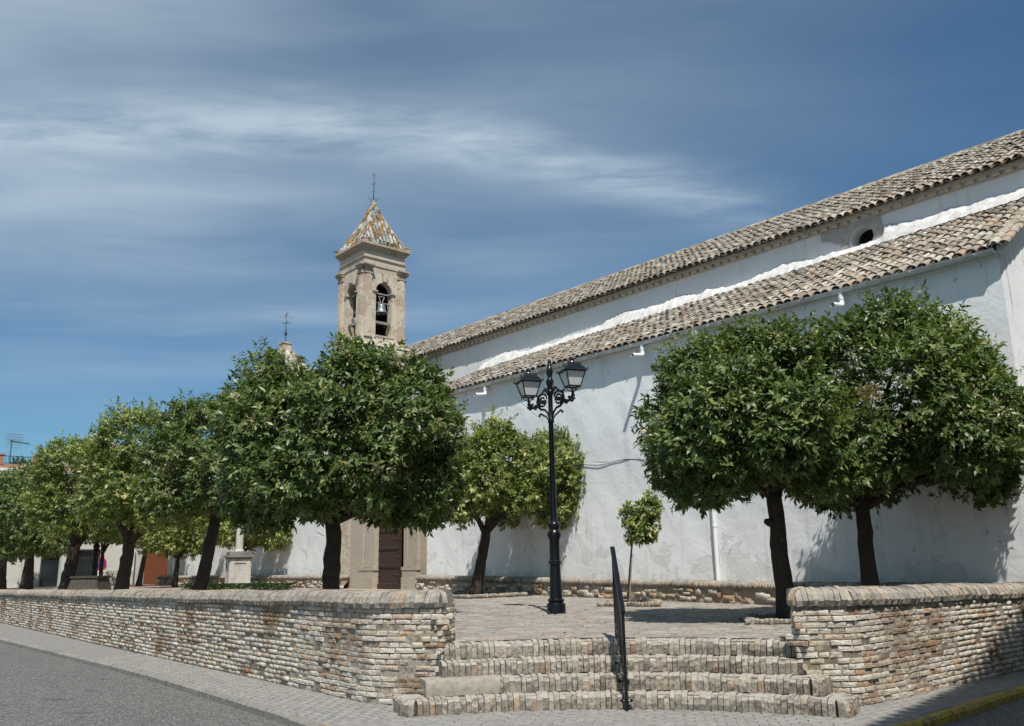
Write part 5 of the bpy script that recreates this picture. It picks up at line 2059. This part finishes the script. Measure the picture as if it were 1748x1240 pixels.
T3, lob3 = orange_tree('broadest orange tree, behind the left parapet in front of the bell tower', (-3.15, 15.0, .71), (-3.12, 15.0, 2.45), (-3.0, 15.0), 1.92, 1.70, 2.26, 5.26, 37, 8600, .124, .14, young=.16, nl=18,
                       extra=((-1.6, 14.7, 2.8, .52), (-1.3, 15.2, 3.05, .42), (-4.6, 15.1, 3.0, .5), (-2.2, 14.8, 4.95, .55), (-3.0, 14.8, 5.05, .5), (-4.15, 15.0, 4.75, .62), (-4.5, 15.0, 4.05, .62), (-1.9, 15.0, 4.6, .62), (-1.45, 15.0, 3.9, .55)))
row_group = 'orange trees in the church plaza'
orange_tree('orange tree with a bare dark leaning trunk, next tree left of the broadest one', (-7.17, 19.9, .80), (-6.82, 19.9, 2.85), (-6.95, 19.9), 1.50, 1.5, 2.6, 5.45, 41, 4600, .12, .13, LEAF_DARK, .30, nl=15)
orange_tree('orange tree with forked trunk, between the stone pedestal and the far lamp post', (-10.94, 24.5, .84), (-10.8, 24.5, 2.45), (-10.45, 24.5), 1.80, 1.7, 2.62, 6.05, 43, 4600, .12, .17, LEAF_LIGHT, .24, nl=15)
orange_tree('orange tree with a thick double trunk left of the far lamp post', (-14.90, 29.3, .85), (-14.75, 29.3, 2.45), (-14.5, 29.3), 1.80, 1.65, 2.45, 5.85, 47, 3900, .13, .20, LEAF_LIGHT, .26, nl=14)
orange_tree('small orange tree at far left, below the roof terrace', (-18.77, 34.0, .85), (-18.8, 34.0, 2.4), (-19.0, 34.0), 1.85, 1.6, 2.15, 5.6, 53, 3300, .14, .15, LEAF_DARK, .28)
orange_tree('leftmost orange tree, cut by the edge of the picture', (-22.11, 38.0, .85), (-22.2, 38, 2.5), (-22.7, 38.0), 1.9, 1.6, 2.1, 5.9, 59, 2800, .15, .15, LEAF_DARK, .2)
T9, lob9 = orange_tree('yellow-green orange tree with leaning forked trunk behind the double street lamp', (-1.06, 22.8, .80), (-.72, 22.8, 2.55), (-.35, 22.8), 1.75, 1.45, 2.5, 5.0, 61, 5600, .115, .13, LEAF_LIGHT, .30, nl=15,
                       extra=((1.35, 22.8, 4.1, .72), (1.65, 22.8, 3.4, .62), (1.2, 22.8, 3.0, .55), (-.45, 22.6, 4.95, .42), (.9, 22.9, 4.55, .6)))
orange_tree('pale orange tree behind the stone cross pedestal, near the church wall', (-11.5, 35.0, .85), (-11.0, 35.0, 2.3), (-10.75, 35.0), 1.7, 1.5, 2.2, 4.8, 67, 2600, .135, .12, LEAF_LIGHT, .45, bend=(-.05, 0, 0))
orange_tree('pale orange tree with thin forked trunk, left of the pedestal near the church wall', (-14.66, 38.0, .85), (-14.6, 38, 2.2), (-14.7, 38.0), 1.75, 1.5, 2.1, 4.75, 71, 2400, .14, .10, LEAF_LIGHT, .38)
orange_tree('orange tree in front of the brown garage door', (-17.93, 42.0, .85), (-17.7, 42.0, 2.7), (-17.7, 42.0), 1.7, 1.5, 2.65, 5.4, 73, 2000, .15, .11, LEAF_LIGHT, .3)
orange_tree('orange tree added to shade the cream house front at far left', (-23.6, 42.3, .85), (-23.5, 42.3, 2.5), (-23.4, 42.3), 1.8, 1.6, 2.5, 5.6, 83, 1500, .16, .11, LEAF_DARK, .2)  # added tree, keeps the house front in shade
orange_tree('orange tree added to shade the house front, near the no parking sign', (-21.0, 44.6, .85), (-21.0, 44.6, 2.6), (-21.0, 44.5), 1.6, 1.5, 2.75, 5.6, 89, 1300, .16, .09, LEAF_DARK, .2)  # second tree added for shade on the house front
# the sapling
orange_tree('thin young orange sapling standing before the bare white wall', (2.30, 18.30, .70), (2.48, 18.30, 2.15), (2.6, 18.3), .42, .4, 1.86, 2.95, 79, 330, .105, .018, LEAF_LIGHT, .3,
            lobes=[(2.58, 18.3, 2.25, .30), (2.42, 18.3, 2.55, .20), (2.80, 18.3, 2.60, .24), (2.82, 18.3, 2.20, .22), (2.45, 18.3, 2.20, .20), (2.85, 18.3, 2.85, .14)], bend=(-.03, 0, 0))
m = MB(); m.tube([(2.31, 18.27, .68), (2.42, 18.27, 1.75)], .014, 6)
tag(m.build('stake', WOODG, origin=(2.31, 18.27, .68)), 'thin wooden stake tied to the young sapling', 'stake')
# a dead twig between the two right-hand trees
tufts('dead_twig', 'dry brown leaf cluster between the two right-hand orange trees', 'twig', [(5.22 + a * .06, 12.58, 3.86 + b * .07) for a in range(4) for b in range(3)], DEADLEAF, n=16, L_=.13)
pit('square ring of bricks on edge round the trunk right of the steps', (4.03, 13.25), .66, AX)
pit('ring of bricks on edge round the tree behind the street lamp', (-1.06, 22.7), .95, math.radians(-49))
pit('ring of bricks on edge round the young sapling', (2.35, 18.35), .62, AX)

# ------------------------------------------------------------------ street lamp
def lantern(parent, c):
    """four sided lantern standing on point c (bottom of its cradle)"""
    c = Vector(c)
    ang = math.radians(18)
    def ring(h, z):
        return [c + Vector((h * math.cos(ang + math.pi / 4 + k * math.pi / 2) * 1.414, h * math.sin(ang + math.pi / 4 + k * math.pi / 2) * 1.414, z)) for k in range(4)]
    m = MB()
    m.lathe([(.018, 0), (.035, .02), (.018, .04), (.014, .12)], tuple(c), 8)
    for k in range(4):
        a = ring(.10, .13)[k]
        m.tube([c + Vector((0, 0, .02)), c.lerp(a, .75) + Vector((0, 0, -.02)), a], .008, 5)
    b0, t0 = ring(.112, .13), ring(.19, .40)
    for k in range(4):
        m.tube([b0[k], t0[k]], .013, 5)
        m.tube([b0[k], b0[(k + 1) % 4]], .013, 5)
        m.tube([t0[k], t0[(k + 1) % 4]], .014, 5)
        m.tube([b0[k], b0[k] + Vector((0, 0, -.05))], .007, 4)
    frm = m.build('lantern', IRON, parent, origin=c)
    m = MB()
    prof = [(.225, .405), (.215, .425), (.15, .50), (.105, .57), (.06, .585)]
    vs = []
    for h, z in prof:
        vs += ring(h, z)
    m.add(vs, [(i * 4 + k, i * 4 + (k + 1) % 4, (i + 1) * 4 + (k + 1) % 4, (i + 1) * 4 + k) for i in range(4) for k in range(4)] + [(3, 2, 1, 0), (16, 17, 18, 19)])
    for k in range(4):
        p = ring(.225, .42)[k]
        m.tube([p, p + Vector((0, 0, .035))], .012, 5)
        m.tube([ring(.12, .55)[k], ring(.12, .55)[k] + Vector((0, 0, .03))], .010, 5)
    m.lathe([(.05, .58), (.035, .61), (.05, .63), (.045, .66), (.015, .68)], tuple(c), 10)
    m.build('lantern_cap', IRON, frm)
    b1, t1 = ring(.106, .135), ring(.183, .395)
    for k in range(4):
        m = MB()
        m.add([b1[k], b1[(k + 1) % 4], t1[(k + 1) % 4], t1[k]], [(0, 1, 2, 3)])
        m.build('pane', GLASS, frm)
    m = MB(); m.lathe([(.02, .13), (.022, .2), (.03, .24), (.02, .30)], tuple(c), 8); m.build('bulb', WHITEP, frm)


def street_lamp(label, base, dirv):
    B = Vector(base)
    t = thing('street_lamp', label, 'street lamp', B, 'double lantern street lamps')
    m = MB()
    m.lathe([(.168, 0), (.168, .165), (.160, .185), (.135, .195), (.135, .21), (.150, .23), (.150, .255), (.120, .27)], tuple(B), 20)
    for k in range(4):
        an = math.pi / 4 + k * math.pi / 2
        m.lathe([(.035, 0), (.035, .03), (.02, .045)], (B.x + .19 * math.cos(an), B.y + .19 * math.sin(an), B.z), 6)
    m.build('base', IRON, t, smooth=35)
    m = MB()
    m.lathe([(.118, .27), (.108, .45), (.098, .83), (.098, .86), (.118, .875), (.118, .925), (.098, .94), (.094, 1.00), (.094, 1.30), (.105, 1.32), (.125, 1.36), (.130, 1.40), (.112, 1.45), (.088, 1.48), (.088, 1.50), (.112, 1.53), (.118, 1.57),
             (.100, 1.61), (.072, 1.63), (.062, 1.66), (.060, 1.9), (.046, 3.44), (.060, 3.46), (.060, 3.52), (.046, 3.54), (.045, 4.0), (.058, 4.02), (.058, 4.06), (.045, 4.08), (.05, 4.14), (.07, 4.20), (.076, 4.25), (.05, 4.30), (.042, 4.33),
             (.062, 4.40), (.068, 4.44), (.055, 4.50), (.035, 4.54), (.045, 4.56), (.028, 4.60), (.034, 4.635), (.026, 4.665), (.006, 4.69)], tuple(B), 16)
    m.build('post', IRON, t, smooth=35)
    D1 = Vector(dirv).normalized()
    for sg in (1, -1):
        d = D1 * sg
        def Q(x, z): return B + d * x + Vector((0, 0, z))
        m = MB()
        # main S scroll, inner ring, flourishes
        m.tube([Q(.05, 3.56), Q(.09, 3.66), Q(.16, 3.72), Q(.26, 3.74), Q(.33, 3.80), Q(.36, 3.90), Q(.32, 4.0), Q(.22, 4.04), Q(.13, 4.0), Q(.09, 3.93)], [.016, .018, .022, .024, .026, .026, .026, .024, .02, .014], 7)
        m.tube([Q(.30, 3.78), Q(.40, 3.83), Q(.47, 3.80), Q(.53, 3.82), Q(.60, 3.88)], [.024, .030, .026, .032, .026], 7)
        m.tube([Q(.22 + .085 * math.cos(a), 3.88 + .085 * math.sin(a)) for a in np.linspace(0, 2 * math.pi, 15)], .020, 6)
        m.lathe([(.0, -.05), (.05, -.02), (.05, .02), (.0, .05)], tuple(Q(.22, 3.88)), 8)
        m.tube([Q(.05, 3.98), Q(.10, 4.07), Q(.17, 4.10), Q(.22, 4.06)], [.018, .022, .020, .014], 6)
        m.tube([Q(.05, 4.06), Q(.08, 4.12), Q(.13, 4.12), Q(.14, 4.07)], .015, 6)
        m.tube([Q(.05, 3.50), Q(.12, 3.58), Q(.20, 3.62), Q(.27, 3.66), Q(.31, 3.63)], [.012, .016, .018, .018, .022], 6)
        for (x, z, r_) in ((.42, 3.78, .035), (.50, 3.87, .032), (.57, 3.80, .040), (.62, 3.83, .034), (.31, 3.62, .026), (.36, 4.02, .024), (.13, 4.12, .026), (.60, 3.89, .042)):
            m.lathe([(.0, -r_), (r_ * .8, -r_ * .5), (r_, 0), (r_ * .8, r_ * .5), (.0, r_)], tuple(Q(x, z)), 7)
        m.build('scroll_arm', IRON, t, smooth=50)
        lantern(t, Q(.60, 3.92))
    return t


LB = (0.712, 15.94, pz(.712, 15.94))
lamp = street_lamp('black double-lantern street lamp standing on the plaza at the top of the steps', LB, (.66, -.75, 0))


def copy_tree(o, parent=None):
    c = o.copy()
    COL.objects.link(c)
    if parent is not None:
        c.parent = parent
        c.matrix_parent_inverse = o.matrix_parent_inverse.copy()
    for ch in o.children:
        copy_tree(ch, c)
    return c


l2 = copy_tree(lamp)
l2.location = (-14.35, 30.0, .86)
l2['label'] = 'black street lamp at far left among the trees, behind the tapered stone plinth'
# ------------------------------------------------------------------ handrail on the steps
hr = thing('handrail', 'black iron handrail running down the middle of the steps', 'handrail', (1.19, 10.08, 0))
R0 = Vector((1.195, 10.07, 0)); R1 = Vector((1.225, 11.05, .68))
hb_ = 1.06
m = MB()
for q, z0, z1 in ((R0, .0, hb_), (R1, .66, hb_ + .66 - .02)):
    m.box((q.x, q.y, (z0 + z1) / 2), (.035, .045, z1 - z0), (1, 0, 0))
m.build('post', IRON, hr)
ax = (Vector((R1.x, R1.y, .66 + hb_)) - Vector((R0.x, R0.y, hb_)))
m = MB()
m.box(Vector((R0.x, R0.y, hb_ + .02)) + ax * .5, (.055, ax.length + .12, .03), (1, 0, 0), ax, az=Vector((1, 0, 0)).cross(ax))
m.build('top_rail', IRON, hr)
m = MB()
for zz_ in (.20, hb_ - .16):
    m.box(Vector((R0.x, R0.y, zz_)) + ax * .5, (.022, ax.length, .028), (1, 0, 0), ax, az=Vector((1, 0, 0)).cross(ax))
m.build('cross_rail', IRON, hr)
for i in range(1, 8):
    u = i / 8
    q = R0.lerp(R1, u)
    zb_ = .20 + (.66) * u
    m = MB(); m.box((q.x, q.y, zb_ + (hb_ - .36) / 2), (.016, .016, hb_ - .36), (1, 0, 0)); m.build('baluster', IRON, hr)
for i, (u, z) in enumerate(((.0, .10), (.28, .27), (.55, .44), (.82, .60))):
    q = R0.lerp(R1, u)
    m = MB()
    m.tube([(q.x - .05, q.y + .02, z), (q.x + .06, q.y + .02, z)], .010, 6)
    m.lathe([(.016, -.015), (.02, 0), (.016, .015)], (q.x - .045, q.y + .02, z), 6)
    m.lathe([(.016, -.015), (.02, 0), (.016, .015)], (q.x + .055, q.y + .02, z), 6)
    m.build('fixing_lug', IRON, hr)

# ------------------------------------------------------------------ stone cross pedestal, hedge, plinth
pc = Vector((-9.77, 31.0, .85))
mon = thing('stone_pedestal', 'pale stone pedestal carrying a column shaft, behind the left parapet', 'monument', pc)
PA = math.radians(28)
u = Vector((math.cos(PA), math.sin(PA), 0))
m = MB()
m.box(pc + Vector((0, 0, .05)), (.86, .86, .10), u)
m.box(pc + Vector((0, 0, .12)), (.80, .80, .06), u)
m.box(pc + Vector((0, 0, .60)), (.70, .70, .96), u)
m.build('dado', PALESTONE, mon)
v = Vector((-u.y, u.x, 0))
for (n_, t2) in ((-v, u), (u, v), (-u, v), (v, u)):
    m = MB()
    for a in (-1, 1):
        m.box(pc + n_ * .36 + t2 * a * .27 + Vector((0, 0, .6)), (.14, .03, .94), t2, n_)
        m.box(pc + n_ * .36 + Vector((0, 0, .6 + a * .40)), (.40, .03, .13), t2, n_)
    m.build('panel_frame', PALESTONE, mon)
m = MB()
m.box(pc + Vector((0, 0, 1.10)), (.80, .80, .05), u); m.box(pc + Vector((0, 0, 1.16)), (.90, .90, .06), u); m.box(pc + Vector((0, 0, 1.25)), (.74, .74, .14), u)
m.build('cap_moulding', KERB, mon)
m = MB()
m.lathe([(.17, 1.32), (.17, 1.37), (.135, 1.40), (.13, 1.6), (.12, 2.9)], tuple(pc), 16)
m.build('column', PALESTONE, mon, smooth=35)
m = MB()
m.lathe([(.14, 2.9), (.2, 2.98), (.2, 3.04), (.05, 3.06)], tuple(pc), 16)
m.box(pc + Vector((0, 0, 3.5)), (.12, .10, .9), u); m.box(pc + Vector((0, 0, 3.62)), (.5, .10, .12), u)
m.build('cross', PALESTONE, mon)


def hedge(label, a, b, wd, h):
    a, b = Vector(a), Vector(b)
    d = (b - a); L_ = d.length; d.normalize(); nn = Vector((-d.y, d.x, 0))
    n = int(L_ * 1500)
    vs = np.empty((n * 4, 3)); fs = np.arange(n * 4).reshape(-1, 4); rs = rng.random(n)
    for i in range(n):
        c = a + d * random.uniform(0, L_) + nn * random.uniform(-wd, wd) + Vector((0, 0, random.uniform(.0, h) if random.random() < .6 else h * random.uniform(.93, 1.03)))
        e = Vector((random.gauss(0, 1), random.gauss(0, 1), random.gauss(0, 1))).normalized()
        f_ = e.cross(Vector((random.random(), random.random(), random.random()))).normalized()
        s_ = .028
        for k, q in enumerate((c - e * s_ * 1.3, c + f_ * s_ * .7, c + e * s_ * 1.3, c - f_ * s_ * .7)):
            vs[i * 4 + k] = q - a
    me = raw_mesh('hedge', vs, fs, rs, HEDGE, 4)
    o = link('hedge', me, a)
    tag(o, label, 'hedge')


hedge('low clipped green hedge at the foot of the stone pedestal', (-11.2, 29.9, .85), (-7.3, 28.9, .83), .28, .26)
pl = thing('stone_plinth', 'shade-painted tapered stone plinth with slab top, in front of the far lamp post', 'plinth', (-13.5, 28.0, .85))
m = MB()
c = Vector((-13.5, 28.0, .85))
vs = [c + Vector((x * .52, y * .52, 0)) for x, y in ((-1, -1), (1, -1), (1, 1), (-1, 1))] + [c + Vector((x * .40, y * .40, .54)) for x, y in ((-1, -1), (1, -1), (1, 1), (-1, 1))]
m.add(vs, [(3, 2, 1, 0), (4, 5, 6, 7)] + [(i, (i + 1) % 4, 4 + (i + 1) % 4, 4 + i) for i in range(4)])
m.build('body', SHADEDSTONE, pl)
m = MB(); m.box(c + Vector((0, 0, .57)), (.88, .88, .06)); m.build('slab_top', SHADEDSTONE, pl)

# ------------------------------------------------------------------ small weeds in the joints, fallen leaves
tufts('weeds', 'small green weeds in the joints of the brick steps', 'weeds', [(-.80, 10.55, .51), (-.72, 10.40, .345), (-.80, 10.6, .68), (2.35, 9.86, .0), (2.55, 9.80, .02), (2.9, 9.62, .165), (1.9, 11.0, .70)], WEED, n=14, L_=.055)
n = 420
vs = np.empty((n * 4, 3)); fs = np.arange(n * 4).reshape(-1, 4); rs = rng.random(n)
for i in range(n):
    while True:
        x, y = random.uniform(-1, 7), random.uniform(11.1, 19)
        s, o = so((x, y))
        if -8.2 < s and -9.4 < o < -.5: break
    z = pz(x, y) + .016
    a = random.uniform(0, 6.28); l_ = random.uniform(.02, .045)
    e = Vector((math.cos(a), math.sin(a), random.uniform(-.2, .2))) * l_; f_ = Vector((-math.sin(a), math.cos(a), 0)) * l_ * .45
    c = Vector((x, y, z))
    for k, q in enumerate((c - e, c + f_, c + e, c - f_)):
        vs[i * 4 + k] = q
me = raw_mesh('fallen_leaves', vs, fs, rs, DEADLEAF, 4)
tag(link('fallen_leaves', me, (0, 0, 0)), 'dry leaves scattered on the brick plaza', 'leaves', kind='stuff')
